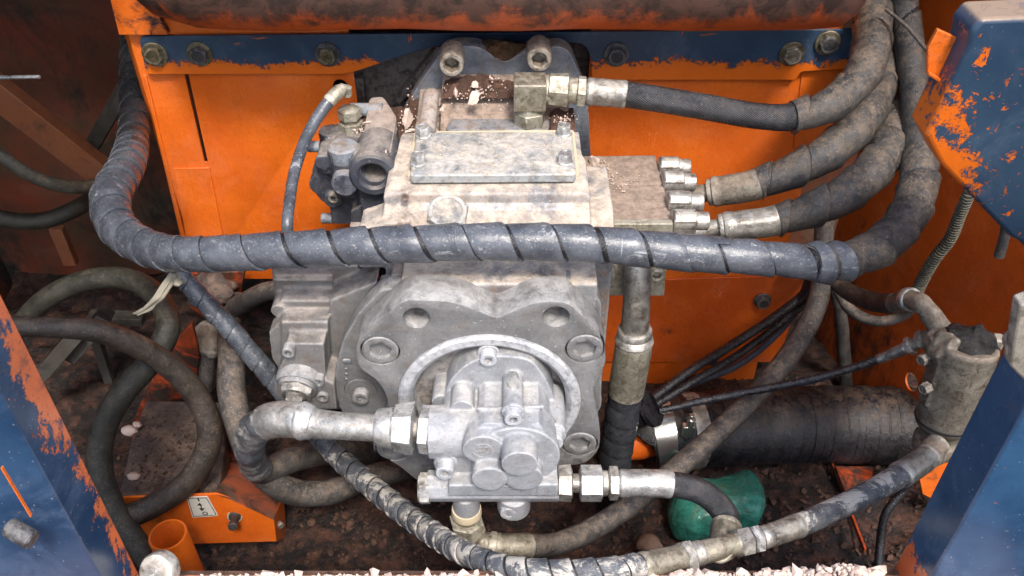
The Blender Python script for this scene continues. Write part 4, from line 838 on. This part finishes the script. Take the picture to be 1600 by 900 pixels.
# torn cloth tie
bm_pts = []
P1 = Path([(272, 428, .95, 8), (262, 444, .94, 10), (250, 462, .93, 9), (236, 478, .93, 10), (214, 492, .93, 4)])
P2 = Path([(272, 428, .95, 8), (280, 438, .94, 10), (276, 446, .93, 6)])
P3 = Path([(250, 462, .93, 8), (240, 476, .932, 6), (226, 484, .932, 6), (208, 490, .932, 3)])
o = mk('cloth_tie', join(P1.tube(0, P1.L, lump=1.6, step=.003), P2.tube(0, P2.L, lump=1.5, step=.003), P3.tube(0, P3.L, lump=1.6, step=.003)), M['string'], None, smooth=180); tag(o, 'frayed pale strip of cloth hanging from the grey wrapped hose', 'cloth tie')

# ------------------------------------------------------------------ big intake hose
r, P = line('intake_hose', 'very thick black rubber intake hose lying behind on the right', 'hose',
     [(950, 690, 1.13, 60), (1004, 688, 1.145, 60), (1009, 682, 1.15, 114), (1050, 676, 1.155, 118), (1140, 668, 1.18, 118), (1260, 663, 1.20, 120), (1360, 664, 1.20, 122), (1450, 668, 1.19, 122), (1500, 672, 1.18, 122)],
     [('orange_pipe', 'tube', 0, 1.6, M['orange'], dict(k=.95)), ('hose', 'tube', 2.75, 8, M['intake'], dict(k=1.0, lump=.035, step=.005)),
      ('cuff', 'tube', 1.75, 3.7, M['rub_black'], dict(k=1.0)),
      ('clamp_band', 'tube', 2.25, 2.85, M['chrome'], dict(k=1.03)), ('clamp_band', 'tube', 3.17, 3.38, M['steel'], dict(k=1.025))])
p = at(1076, 668, 1.10)
mk('clamp_screw', join(cyl(p + Vector((0, .0, -.03)), (.05, 0, 1), .008, .055, 20), obox(p + Vector((-.012, 0, -.008)), (1, 0, 0), (0, 1, 0), .024, .014, .03), cyl(p + Vector((.001, 0, .022)), (.05, 0, 1), .005, .014, 16)), M['chrome'], r, bevel=.001)
for i in range(14):
    x = 1165 + i * 17 + random.uniform(-6, 6); k = 2 + 0
    a = P.s_at(4 + (x - 1140) / 120 if x < 1260 else 5 + (x - 1260) / 100)
    mk('hose_ridge', P.sweep([(a - .0022, 1.0, 'c'), (a - .001, 1.008, 'c'), (a + .001, 1.008, 'c'), (a + .0022, 1.0, 'c')], 40, lump=.014), M['intake'], r, smooth=60)

# thin lines on the right
def thin(name, label, cat, pts, mat, k=1.0, **o): return line(name, label, cat, pts, [(o.get('pn', 'tube'), 'tube', 0, len(pts) - 1, mat, dict(k=k, lump=o.get('lump', 0), n=16))])
g_ = mk('grommet', join(lathe(at(1012, 640, 1.055), at(1030, 642, 1.05) - at(1000, 650, 1.06), [(.018, -.03), (.028, -.024), (.028, -.004), (.022, -.003), (.022, .002), (.033, .003), (.033, .012), (.02, .013)], 32)), M['rub_black'], None); tag(g_, 'round black rubber grommet where the thin hoses meet beside the steel ferrule', 'grommet')
thin('thin_hose', 'upper thin black hose fanning from the grommet to the dark gap', 'hose', [(1020, 622, 1.06, 14), (1080, 578, 1.12, 14), (1150, 535, 1.2, 15), (1215, 492, 1.26, 15), (1265, 450, 1.32, 16), (1290, 400, 1.38, 16)], M['rub_black'])
thin('thin_hose', 'second thin black hose just under the upper one', 'hose', [(1025, 632, 1.055, 13), (1090, 592, 1.11, 13), (1160, 550, 1.19, 13), (1230, 496, 1.27, 13), (1278, 455, 1.33, 14), (1300, 410, 1.38, 14)], M['rub_black'])
thin('thin_hose', 'bluish thin hose curving lowest in the fan to the gap', 'hose', [(1080, 600, 1.14, 10), (1150, 572, 1.2, 11), (1200, 535, 1.25, 11), (1240, 490, 1.3, 11), (1262, 440, 1.36, 11)], mat_rubber('rubber_blue', (.012, .018, .035), (.02, .03, .05), amt=.25))
line('oily_hose', 'thin oily black hose with steel end fitting running from grommet to filter head', 'hose',
     [(1030, 642, 1.05, 12), (1090, 628, 1.06, 12), (1180, 610, 1.06, 13), (1280, 590, 1.06, 13), (1370, 562, 1.05, 14), (1412, 545, 1.04, 18), (1428, 538, 1.035, 20), (1448, 528, 1.03, 24), (1470, 512, 1.02, 18)],
     [('hose', 'tube', 0, 4.2, mat_rubber('rubber_oily', (.01, .011, .013), (.02, .024, .035), amt=.4, rough=.22), dict(k=1.0, lump=.15, n=16)), ('ferrule', 'ferrule', 4.0, 5.3, M['steel'], dict(k=1.1)), ('hex_nut', 'hex', 5.3, 5.9, M['steel'], dict(k=1.35)),
      ('nipple', 'tube', 5.8, 8, M['steel_brown'], dict(k=1.0)), ('hex_nut', 'hex', 6.3, 7.0, M['steel_brown'], dict(k=1.2))])
line('filter_hose', 'thick sooty hose ending in a ferrule at the filter head', 'hose',
     [(1290, 425, 1.3, 24), (1320, 452, 1.25, 26), (1360, 470, 1.18, 30), (1395, 474, 1.12, 32), (1425, 468, 1.08, 34), (1445, 480, 1.05, 34), (1470, 515, 1.02, 36), (1485, 540, 1.0, 36)],
     [('hose', 'tube', 0, 3.1, mat_rubber('rubber_sooty', (.014, .012, .011), (.04, .03, .024), amt=.6), dict(k=1.0, lump=.08)), ('ferrule', 'tube', 2.9, 4.0, M['steel_brown'], dict(k=.95)), ('collar', 'collar', 3.75, 4.0, M['steel_light'], dict(k=1.12)), ('elbow', 'tube', 3.9, 7, M['steel_brown'], dict(k=.9, lump=.22))])
thin('thin_hose', 'thin dark hose drooping below the filter hose to the orange wall', 'hose', [(1310, 455, 1.3, 18), (1330, 485, 1.26, 18), (1370, 502, 1.22, 17), (1410, 494, 1.2, 16), (1435, 470, 1.18, 14)], M['rub_dusty'])
thin('thin_hose', 'dirty black hose hanging straight down behind the return hose', 'hose', [(1300, 430, 1.36, 20), (1312, 480, 1.36, 20), (1318, 540, 1.36, 20), (1322, 600, 1.36, 20)], M['rub_dusty'], lump=.1)
line('ribbed_conduit', 'narrow corrugated conduit climbing to the right under the chipped blue guard', 'conduit',
     [(1425, 475, 1.1, 18), (1440, 440, 1.1, 18), (1462, 402, 1.08, 18), (1485, 372, 1.07, 18), (1500, 335, 1.06, 18), (1515, 300, 1.05, 18), (1530, 250, 1.06, 18)],
     [('conduit', 'ribbed', 0, 6, M['rub_olive'], dict(pitch=.0055, amp=.09))])
thin('hose_stub', 'short black hose end under the right end of the blue guard', 'hose', [(1576, 330, .98, 16), (1568, 375, .98, 16), (1561, 400, .98, 16)], M['rub_dusty'])
thin('thin_cable', 'thin black cable running down to the floor beside the right post', 'cable', [(1440, 700, .95, 10), (1418, 760, .95, 12), (1385, 800, .93, 13), (1375, 850, .90, 13), (1372, 900, .86, 13)], M['rub_black'])
thin('thin_cable', 'thin wire crossing in front of the orange guard bracket at the top right', 'cable', [(1385, 15, 1.3, 6), (1415, 40, 1.26, 6), (1445, 75, 1.2, 6), (1455, 88, 1.15, 5)], M['rub_dusty'])

# ------------------------------------------------------------------ filter canister
t = thing('filter_canister', 'grimy grey metal filter canister with a sludge covered top beside the right post', 'filter', at(1450, 700, .93))
p0, p1 = at(1472, 664, .925), at(1511, 542, .955)
ax = (p1 - p0)
cast('canister', [lathe(p0, ax, [(.030, -.002), (.040, .0), (.042, .006), (.044, ax.length * .6), (.0455, ax.length), (.043, ax.length + .006), (.0, ax.length + .006)], 48),
    ball(p0 + ax * .8 + Vector((-.028, .01, .01)), .024, 24, (1, 1, 1.6), .5, 3), ball(p0 + ax * .95 + Vector((-.034, .02, .0)), .02, 24, (1, 1, 1), .4, 5), obox(p0 + ax * .3 + Vector((-.03, .0, 0)), ax, (0, 1, 0), .09, .03, .03)], M['steel_brown'], t, vox=.0022, it=4)
mk('seam_band', lathe(p0 + ax * .06, ax, [(.042, 0), (.0440, .001), (.0440, .003), (.042, .004)], 48, False), M['grease_and_shade'], t)
cast('lower_cup', [lathe(p0 + ax * .03, -ax, [(.0385, -.004), (.0385, 0), (.0375, .004), (.030, .014), (.031, .026), (.036, .030), (.036, .05), (.025, .062), (0, .062)], 40), ball(at(1452, 708, .89), .024, 24, (1, 1, 1), .3, 8), cyl(at(1452, 708, .885), at(1420, 735, .86) - at(1452, 708, .885), .019, .03)], M['steel_brown'], t, vox=.002, it=5)
mk('head_plate', obox(at(1462, 535, 1.0), at(1560, 545, .985) - at(1462, 535, 1.0), (0, 0, 1), .095, .05, .02), M['steel_brown'], t, bevel=.004)
cast('sludge_cap', [ball(p1 + ax.normalized() * .006, .040, 24, (1, 1, .32), .35, 4), ball(p1 + ax.normalized() * .012 + Vector((.016, 0, .006)), .02, 12, (1, 1, .7), .9, 9), ball(p1 + Vector((-.02, .01, .01)), .016, 12, (1, 1, .7), .9, 19)], M['sludge'], t, vox=.002, it=2)
hex_bolt(at(1450, 605, .93), (-1, -.5, 0), .008, .012, M['steel_brown'], t)
hex_bolt(at(1447, 560, .96), (-1, -.5, 0), .008, .012, M['steel_brown'], t)

# ------------------------------------------------------------------ guard box top right and posts
t = thing('guard_box', 'big chipped blue and orange steel guard at the top right corner', 'guard', at(1530, 220, .86))
a0 = at(1447, 213, .85); a1 = at(1585, 374, .85); ed = (a1 - a0).normalized(); nn = Vector((-ed.z, 0, ed.x)); 
if nn.x < 0: nn = -nn
nn = (nn + Vector((.25, 0, -.12))).normalized()
mk('guard_shell', prism(fillet([(1447, 213), (1512, 78), (1517, 50), (1534, 30), (1680, 24), (1680, 460), (1592, 378), (1580, 372), (1520, 310), (1470, 258)], [3, 10, 8, 8, 0, 0, 4, 4, 10, 8]), .85, .90),
   mat_peel('guard_paint', (nn.x, 0, nn.z, -a0.dot(nn) - .028), amp=.16, sc=26, scratch=1.35, dust=1, dirt=.12), t, bevel=.006, seg=3)
mk('guard_tab', prism([(1450, 75), (1466, 46), (1502, 62), (1520, 98), (1505, 150), (1449, 116)], .88, .886), M['orange_low'], t, bevel=.001)
mk('tab_lip', prism([(1450, 118), (1453, 113), (1506, 146), (1503, 152)], .872, .8795), M['orange_low'], t, bevel=.001)
def post(name, label, E, R, L, z0, z1, mat):
    b = [Vector((E.x, E.y, z0)), Vector((R.x, R.y, z0)), Vector((L.x, L.y, z0)), Vector((L.x, L.y + .05, z0)), Vector((E.x, E.y + .004, z0))]
    t = thing(name, label, 'post', Vector((R.x, R.y, z0)))
    mk('post_shell', extr(b, (0, 0, z1 - z0)), mat, t, bevel=.009, seg=6)
    return t
E = at(215, 898, .60); R = at(138, 868, .545); L = at(-260, 868, .50)
pmat = mat_peel('post_paint_left', (-1, -.35, -.02, E.x + .35 * E.y + .0045), amp=.055, sc=15, scratch=.55, blue=(.014, .038, .085), blue2=(.032, .070, .14), rough=.26, dirt=.45, base=(.70, .17, .06))
t = post('door_post', 'left blue steel post with a ragged orange edge nearest the camera', E, R, L, 0, 1.0, pmat)
mk('pivot_pin', cyl(at(12, 822, .515), (.9, -.35, -.35), .010, .03, 28, .002), M['bolt_dark'], t)
mk('weld_seam', obox(at(3, 730, .513), at(62, 828, .513) - at(3, 730, .513), (0, 1, 0), .075, .003, .0012), M['orange_low'], t)
E = at(1394, 900, .62); R = at(1462, 890, .56); L = at(1900, 890, .52)
pmat = mat_peel('post_paint_right', (1, 0, .45, -E.x - .45 * .262), amp=.08, sc=13, scratch=.5, blue=(.014, .044, .100), blue2=(.03, .080, .16), rough=.25, dirt=.45, base=(.6, .14, .05))
t = post('door_post', 'right blue steel post leaning up from the bottom with few orange chips', E, R, L, 0, 1.0, pmat)
mk('latch_plate', prism([(1594, 478), (1640, 460), (1640, 640), (1605, 600), (1578, 572)], .55, .565), M['steel_brown'], t, bevel=.002)
mk('latch_bolt', cyl(at(1588, 528, .575), (-.3, -1, .2), .012, .022, 28, .002), M['steel_brown'], t)
mk('latch_bolt', cyl(at(1600, 490, .575), (-.3, -1, .2), .010, .02, 28, .002), M['steel'], t)

# ------------------------------------------------------------------ lower left: box, pipe stub, label
t = thing('battery_box', 'dirty orange sheet metal box with dark soiled lid and arrow sticker', 'box', at(330, 800, .95))
ob = mat_paint('box_paint', dirt=.3, dsc=10)
zb = .0
# lid: level dark plate; front: orange face with sloping right shoulder
lid = [atz(x, y, -.055) for x, y in ((228, 626), (345, 628), (352, 700), (340, 774), (186, 778), (205, 690))]
mk('lid', extr(lid, (0, 0, -.035)), M['soil_top'], t, bevel=.002)
Yb = .915
fr = fillet([(182, 778), (338, 772), (360, 780), (428, 812), (432, 846), (300, 850), (200, 850)], 3)
mk('front_face', prism(fr, Yb, Yb + .004), ob, t, bevel=.001)
fp = [at(338, 772, Yb), at(361, 779, Yb), at(428, 811, Yb), at(440, 770, 1.0), at(405, 722, 1.1), at(370, 700, 1.14), at(345, 705, 1.12)]
V = [p.copy() for p in fp] + [p - Vector((0, 0, .004)) for p in fp]
k = len(fp)
mk('shoulder', (V, [tuple(range(k)), tuple(reversed(range(k, 2 * k)))] + [(i, k + i, k + (i + 1) % k, (i + 1) % k) for i in range(k)]), mat_paint('shoulder_paint', dirt=.75, dsc=14, base=(.42, .10, .04), base2=(.3, .09, .05), dcol=(.14, .075, .05), chips=0, rough=.6), t)
sp_ = [at(428, 811, Yb + .001), at(443, 772, 1.0), at(448, 838, 1.0), at(432, 846, Yb + .001)]
mk('side_face', extr(sp_, (-.004, 0, 0)), ob, t)
s0 = Yb - .0015
st_ = mk('sticker', prism(fillet([(291, 777), (324, 776), (341, 806), (301, 809)], 2), s0, Yb - .0002), M['white'], t)
for seg_ in (((293.5, 779), (322.5, 778)), ((322.5, 778), (338, 804.5)), ((338, 804.5), (302.5, 807)), ((302.5, 807), (293.5, 779))):
    a, b = at(*seg_[0], s0 - .0003), at(*seg_[1], s0 - .0003); mk('sticker_border', obox(a, b - a, (0, 1, 0), (b - a).length, .0006, .0009), M['ink'], st_)
a, b = at(309, 778, s0 - .0004), at(311, 783, s0 - .0004); mk('printed_bar', obox(a, b - a, (0, 1, 0), (b - a).length, .0006, .0022), M['ink'], st_)
mk('printed_arrow', join(prism([(311.6, 786), (308, 790), (316, 790)], s0 - .0005, s0 + .0001), prism([(315.5, 799), (311, 794.5), (319.5, 794.5)], s0 - .0005, s0 + .0001), prism([(312.6, 789), (314.2, 789), (315.8, 796), (314.2, 796)], s0 - .0004, s0 + .0001)), M['ink'], st_, smooth=0)
pc = at(320.5, 802, s0); mk('printed_ring', lathe(pc, (0, -1, 0), [(.0034, -.0003), (.0034, .0005), (.0048, .0005), (.0048, -.0003)], 24, False), M['ink'], st_)
d_ = (at(362, 830, .87) - at(367, 806, .915))
mk('latch_pin', lathe(at(367, 806, .915), d_, [(.0105, -.004), (.0105, .003), (.0075, .006), (.0055, .010), (.0055, .026), (.008, .028), (.008, .036), (.005, .037), (.004, .034), (0, .034)], 28), M['dark_metal'], t)
mk('washer', lathe(at(367, 806, .915), d_, [(.013, -.003), (.013, .002), (.006, .003)], 28), M['steel_brown'], t)
mk('side_screw', cyl(at(436, 818, .945), (.8, -.8, 0), .006, .008, 18), M['steel'], t)
tz = at(262, 835, .825).z
pt = at(262, 835, .825); prf = [(.0305, -.17), (.0305, -.002), (.0295, 0), (.0265, 0), (.0258, -.002), (.0255, -.12), (0, -.12)]
o = mk('pipe_socket', lathe(pt, (0, 0, 1), prf, 48), ob, None); tag(o, 'open orange pipe stub standing in front of the soiled box', 'pipe')
o = mk('round_head_bolt', join(lathe(at(246, 893, .585), (-.15, -.75, .65), [(.023, -.012), (.023, 0), (.021, .004), (.012, .006), (0, .006)], 40)), M['steel'], None); tag(o, 'large pale round bolt head on the sill beside the left post', 'bolt')

# green plastic bag / bottle under the outlet hose
g = G('green_plastic'); gc_ = g.mix(g.rng(g.noise(22, 6, .7, .6), .4, .66), (.03, .19, .14), (.09, .42, .32))
gc_ = g.mix(g.op('MULTIPLY', g.rng(g.nz, .1, .9), g.rng(g.noise(30, 8, .75, .4, 7), .45, .65, 0, .6)), gc_, (.13, .15, .09))
gm = g.out(gc_, g.rng(g.noise(30, 5), .35, .65, .05, .22), 0, g.bump(g.noise(30, 4, .6, 1.6), .006, .8)); g.b.inputs['Transmission Weight'].default_value = .3; g.b.inputs['IOR'].default_value = 1.35
t = thing('plastic_bottle', 'crumpled translucent green plastic bottle lying under the short hose', 'bottle', at(1115, 800, 1.0))
bc = at(1118, 792, .985)
V, F = ball((0, 0, 0), 1, 24); V2 = []
for v in V:
    q = v.copy(); ex = .55
    q = Vector((abs(q.x) ** ex * (1 if q.x > 0 else -1), abs(q.y) ** .8 * (1 if q.y > 0 else -1), abs(q.z) ** .7 * (1 if q.z > 0 else -1)))
    c = 1 - .20 * math.exp(-((v.x + .05) / .28) ** 2) + .16 * mnoise.noise(v * 2.2) + .10 * abs(mnoise.noise(v * 4.5)) + .05 * mnoise.noise(v * 11)
    V2.append(Vector((q.x * .082 + .012 * q.z, q.y * .062 * c, q.z * .058 * c + .012 * q.x)) + bc)
o = mk('bottle_body', (V2, F), gm, t, smooth=180)
sb = o.modifiers.new('s', 'SUBSURF'); sb.levels = 1; sb.render_levels = 1
mk('printed_line', obox(bc + Vector((.022, -.060, .016)), (1, 0, -.35), (0, 1, 0), .05, .002, .002), M['ink'], t)
mk('printed_line', obox(bc + Vector((.020, -.060, .010)), (1, 0, -.35), (0, 1, 0), .05, .002, .002), M['ink'], t)

# floor pieces
o = mk('floor_rail', obox(atz(1298, 722, -.235), atz(1352, 862, -.235) - atz(1298, 722, -.235), (1, 0, 0), .21, .004, .012), sooty, None); tag(o, 'thin orange rail standing on the oily floor at the right', 'rail')
o = mk('floor_plate', slab([(1305, 728), (1365, 728), (1362, 762), (1325, 782)], -.222, .02), sooty, None, bevel=.002); tag(o, 'orange plate with black stains on the floor under the intake hose', 'plate')
o = mk('corner_bracket', prism([(1432, 722), (1500, 700), (1500, 800), (1442, 772)], 1.0, 1.006), M['orange_low'], None); tag(o, 'orange bracket between the wrapped hose end and the right post', 'bracket')
o = mk('brown_stone', ball(at(1014, 852, .93), .021, 24, (1.1, 1, .8), .3, 6), M['clay'], None, smooth=180); tag(o, 'rounded brown lump of clay on the floor left of the green bottle', 'stone')

# ------------------------------------------------------------------ loose dirt
def chunk(p, r, sub=1, flat=1.0, seed=0):
    bm = bmesh.new(); bmesh.ops.create_icosphere(bm, subdivisions=sub, radius=1)
    rot = Matrix.Rotation(random.random() * 6, 3, Vector((random.gauss(0, 1), random.gauss(0, 1), random.gauss(0, 1))).normalized())
    V = [rot @ Vector((v.co.x * (1 + .3 * random.gauss(0, 1) * .5), v.co.y, v.co.z * flat)) * r * random.uniform(.75, 1.2) + Vector(p) for v in bm.verts]
    V = [Vector(p) + (v - Vector(p)) * random.uniform(.55, 1.25) for v in V]
    F = [tuple(v.index for v in f.verts) for f in bm.faces]; bm.free(); return V, F
sh = []
for i in range(5200):
    x = random.uniform(-.85, .85); y = random.uniform(.63, 1.4); rr_ = abs(random.gauss(0, .0035)) + .0015
    if x < -.35 and y > .9 and random.random() < .6: continue
    sh.append(chunk((x, y, fz(x, y) + rr_ * .5), rr_, 1, .7))
for i in range(420):
    p = atz(random.uniform(205, 335), random.uniform(640, 770), -.054); rr_ = abs(random.gauss(0, .0018)) + .0008; sh.append(chunk(p, rr_, 1, .7))
kind(mk('soil_crumbs', join(*sh), M['soil_red'], None, smooth=0, fix=False), 'stuff')
sh = []
def sill_h(px, y):
    pile = .024 * math.exp(-((px - 1340) / 50) ** 2) + .007 * max(0, min(1, (px - 1050) / 60))
    v = Vector((px / 60, y * 30, 3)); cov = max(0, min(1, .55 + mnoise.noise(v) + (.45 if px > 690 else -.1 if px < 560 else .2)))
    return (pile + .006 * cov) * max(0, min(1, (.613 - y) / .012))
def gx(px): return (px - 800) / FPX * 1.03
n0, n1 = 420, 24
V = [Vector((gx(265 + (1412 - 265) * i / n0), .613 - .10 * k / n1, 0)) for k in range(n1 + 1) for i in range(n0 + 1)]
for v in V:
    px = v.x * FPX / 1.03 + 800; v.z = SZ - .001 + sill_h(px, v.y) * (.6 + .9 * abs(mnoise.noise(v * 130))) + .0015 * mnoise.noise(v * 300)
kind(mk('gravel_dust', (V, [(k * (n0 + 1) + i, k * (n0 + 1) + i + 1, (k + 1) * (n0 + 1) + i + 1, (k + 1) * (n0 + 1) + i) for k in range(n1) for i in range(n0)]), mat_metal('dust_sheet', (.42, .30, .24), (.55, .42, .35), dust=(.66, .56, .48), amt=.8, metal=0, rough=.9, samt=.8, stain=(.3, .17, .12), grain=300, gb=.0008), None, smooth=180, fix=False), 'stuff')
for i in range(3400):
    px = random.uniform(270, 1408); y = .612 - abs(random.gauss(0, .032)); h_ = sill_h(px, y)
    if random.random() > .15 + h_ * 160: continue
    r_ = min(.0095, .0009 + .0013 * random.paretovariate(1.45)) * (.8 if px < 900 else 1.05)
    sh.append(chunk((gx(px), y, SZ + h_ * random.uniform(.6, 1.1) + r_ * .3), r_, 1, .8))
kind(mk('pale_gravel', join(*sh), M['grav'], None, smooth=0, fix=False), 'stuff')
# dirt heap on top of the pump
def heap(name, outline, Z, h, mat, n=26, seed=0):
    pts = [atz(x, y, Z) for x, y in outline]; x0 = min(p.x for p in pts); x1 = max(p.x for p in pts); y0 = min(p.y for p in pts); y1 = max(p.y for p in pts)
    def f(x, y):
        u = (x - x0) / (x1 - x0) * 2 - 1; v = (y - y0) / (y1 - y0) * 2 - 1; e = max(0, 1 - u * u + .5 * mnoise.noise(Vector((x * 40, y * 40, seed)))) * max(0, 1 - v * v + .6 * mnoise.noise(Vector((x * 40, y * 40, seed + 9)))); e = min(1, e) if abs(u) < .99 and abs(v) < .99 else 0
        p = Vector((x, y, seed)); return Z - .004 + (h * (.7 + .8 * mnoise.noise(p * 22)) + .006 * mnoise.fractal(p * 90, 1, 2, 3)) * e ** .6
    o = mk(name, grid(x0, x1, y0, y1, n * 2, n, f), mat, None, smooth=180, fix=False); return kind(o, 'stuff')
heap('soil_heap', [(700, 118), (800, 118), (806, 150), (690, 150)], .556, .014, M['soil_red'], seed=1)
heap('soil_heap', [(640, 140), (690, 140), (700, 165), (640, 175)], .512, .014, M['soil_red'], seed=2)
heap('soil_heap', [(596, 165), (650, 165), (655, 205), (600, 215)], .512, .014, M['soil_red'], seed=3)
heap('soil_heap', [(560, 180), (575, 180), (572, 205), (552, 205)], .524, .010, M['soil_red'], seed=4)
heap('soil_heap', [(865, 165), (895, 165), (900, 200), (860, 200)], .534, .010, M['soil_red'], seed=5)
sh = []
for i in range(480):
    px, py, Z, s_ = random.choice([(760, 138, .562, 24), (670, 150, .522, 22), (630, 190, .522, 18), (880, 185, .542, 10), (740, 142, .560, 26), (560, 200, .53, 8), (935, 262, .455, 12), (955, 285, .455, 18), (590, 235, .543, 12)])
    x = px + random.gauss(0, s_); y = py + random.gauss(0, s_ * .45); p = atz(x, y, Z); r_ = random.uniform(.0006, .0019); sh.append(chunk(p, r_, 1, .7))
kind(mk('pump_crumbs', join(*sh), M['chip'], None, smooth=0, fix=False), 'stuff')
fl_ = [(741, 151, .568, 'pale flake with a hooked shape on the soil in the middle of the pump top', .011), (712, 146, .568, 'small pale flake just below the left rear bolt', .008), (682, 156, .532, 'long pale flake lying against the left rib', .014), (692, 172, .532, 'pale flake lower on the left rib beside the cover', .010),
       (636, 186, .525, 'broad pale flake beside the brown top bar', .014), (742, 132, .568, 'short pale flake on the soil right of the left rear bolt', .007), (928, 252, .458, 'whitish clod at the inner rear corner of the port block', .011), (573, 192, .538, 'pale flake by the pilot hose fitting', .008), (560, 180, .53, 'thin flake behind the pilot hose fitting', .007), (588, 240, .545, 'small white crumb pile above the open ring', .006), (641, 205, .525, 'grey white flake low beside the left end of the cover plate', .009), (768, 122, .568, 'tiny pale flake high on the soil below the V notch', .005)]
for x, y, Z, lb, s_ in fl_:
    a = chunk(atz(x, y, Z), s_, 2, .4); o = mk('clay_flake', a, M['chip'], None, smooth=20); tag(o, lb, 'flake', 'pale clay flakes on the pump')
for x, y, Z, lb, s_ in ((202, 672, -.045, 'white clod on the upper part of the soiled box lid', .012), (214, 664, -.045, 'small white clod touching the bigger one on the box lid', .008), (208, 744, -.045, 'tan crumb low on the soiled box lid near the looped hose', .009)):
    o = mk('pale_clod', ball(atz(x, y, Z), s_, 12, (1.2, .9, .7), .5, x), M['grav'] if 'white' in lb else M['chip'], None, smooth=180); tag(o, lb, 'clod', 'clods on the box lid')
o = mk('straw', Path([(180, 672, 1.0, 2.5), (190, 650, 1.0, 3), (197, 634, 1.0, 3)]).tube(0, .05, n=8), M['straw'], None); tag(o, 'thin yellow straw beside the looped hose above the box', 'straw')
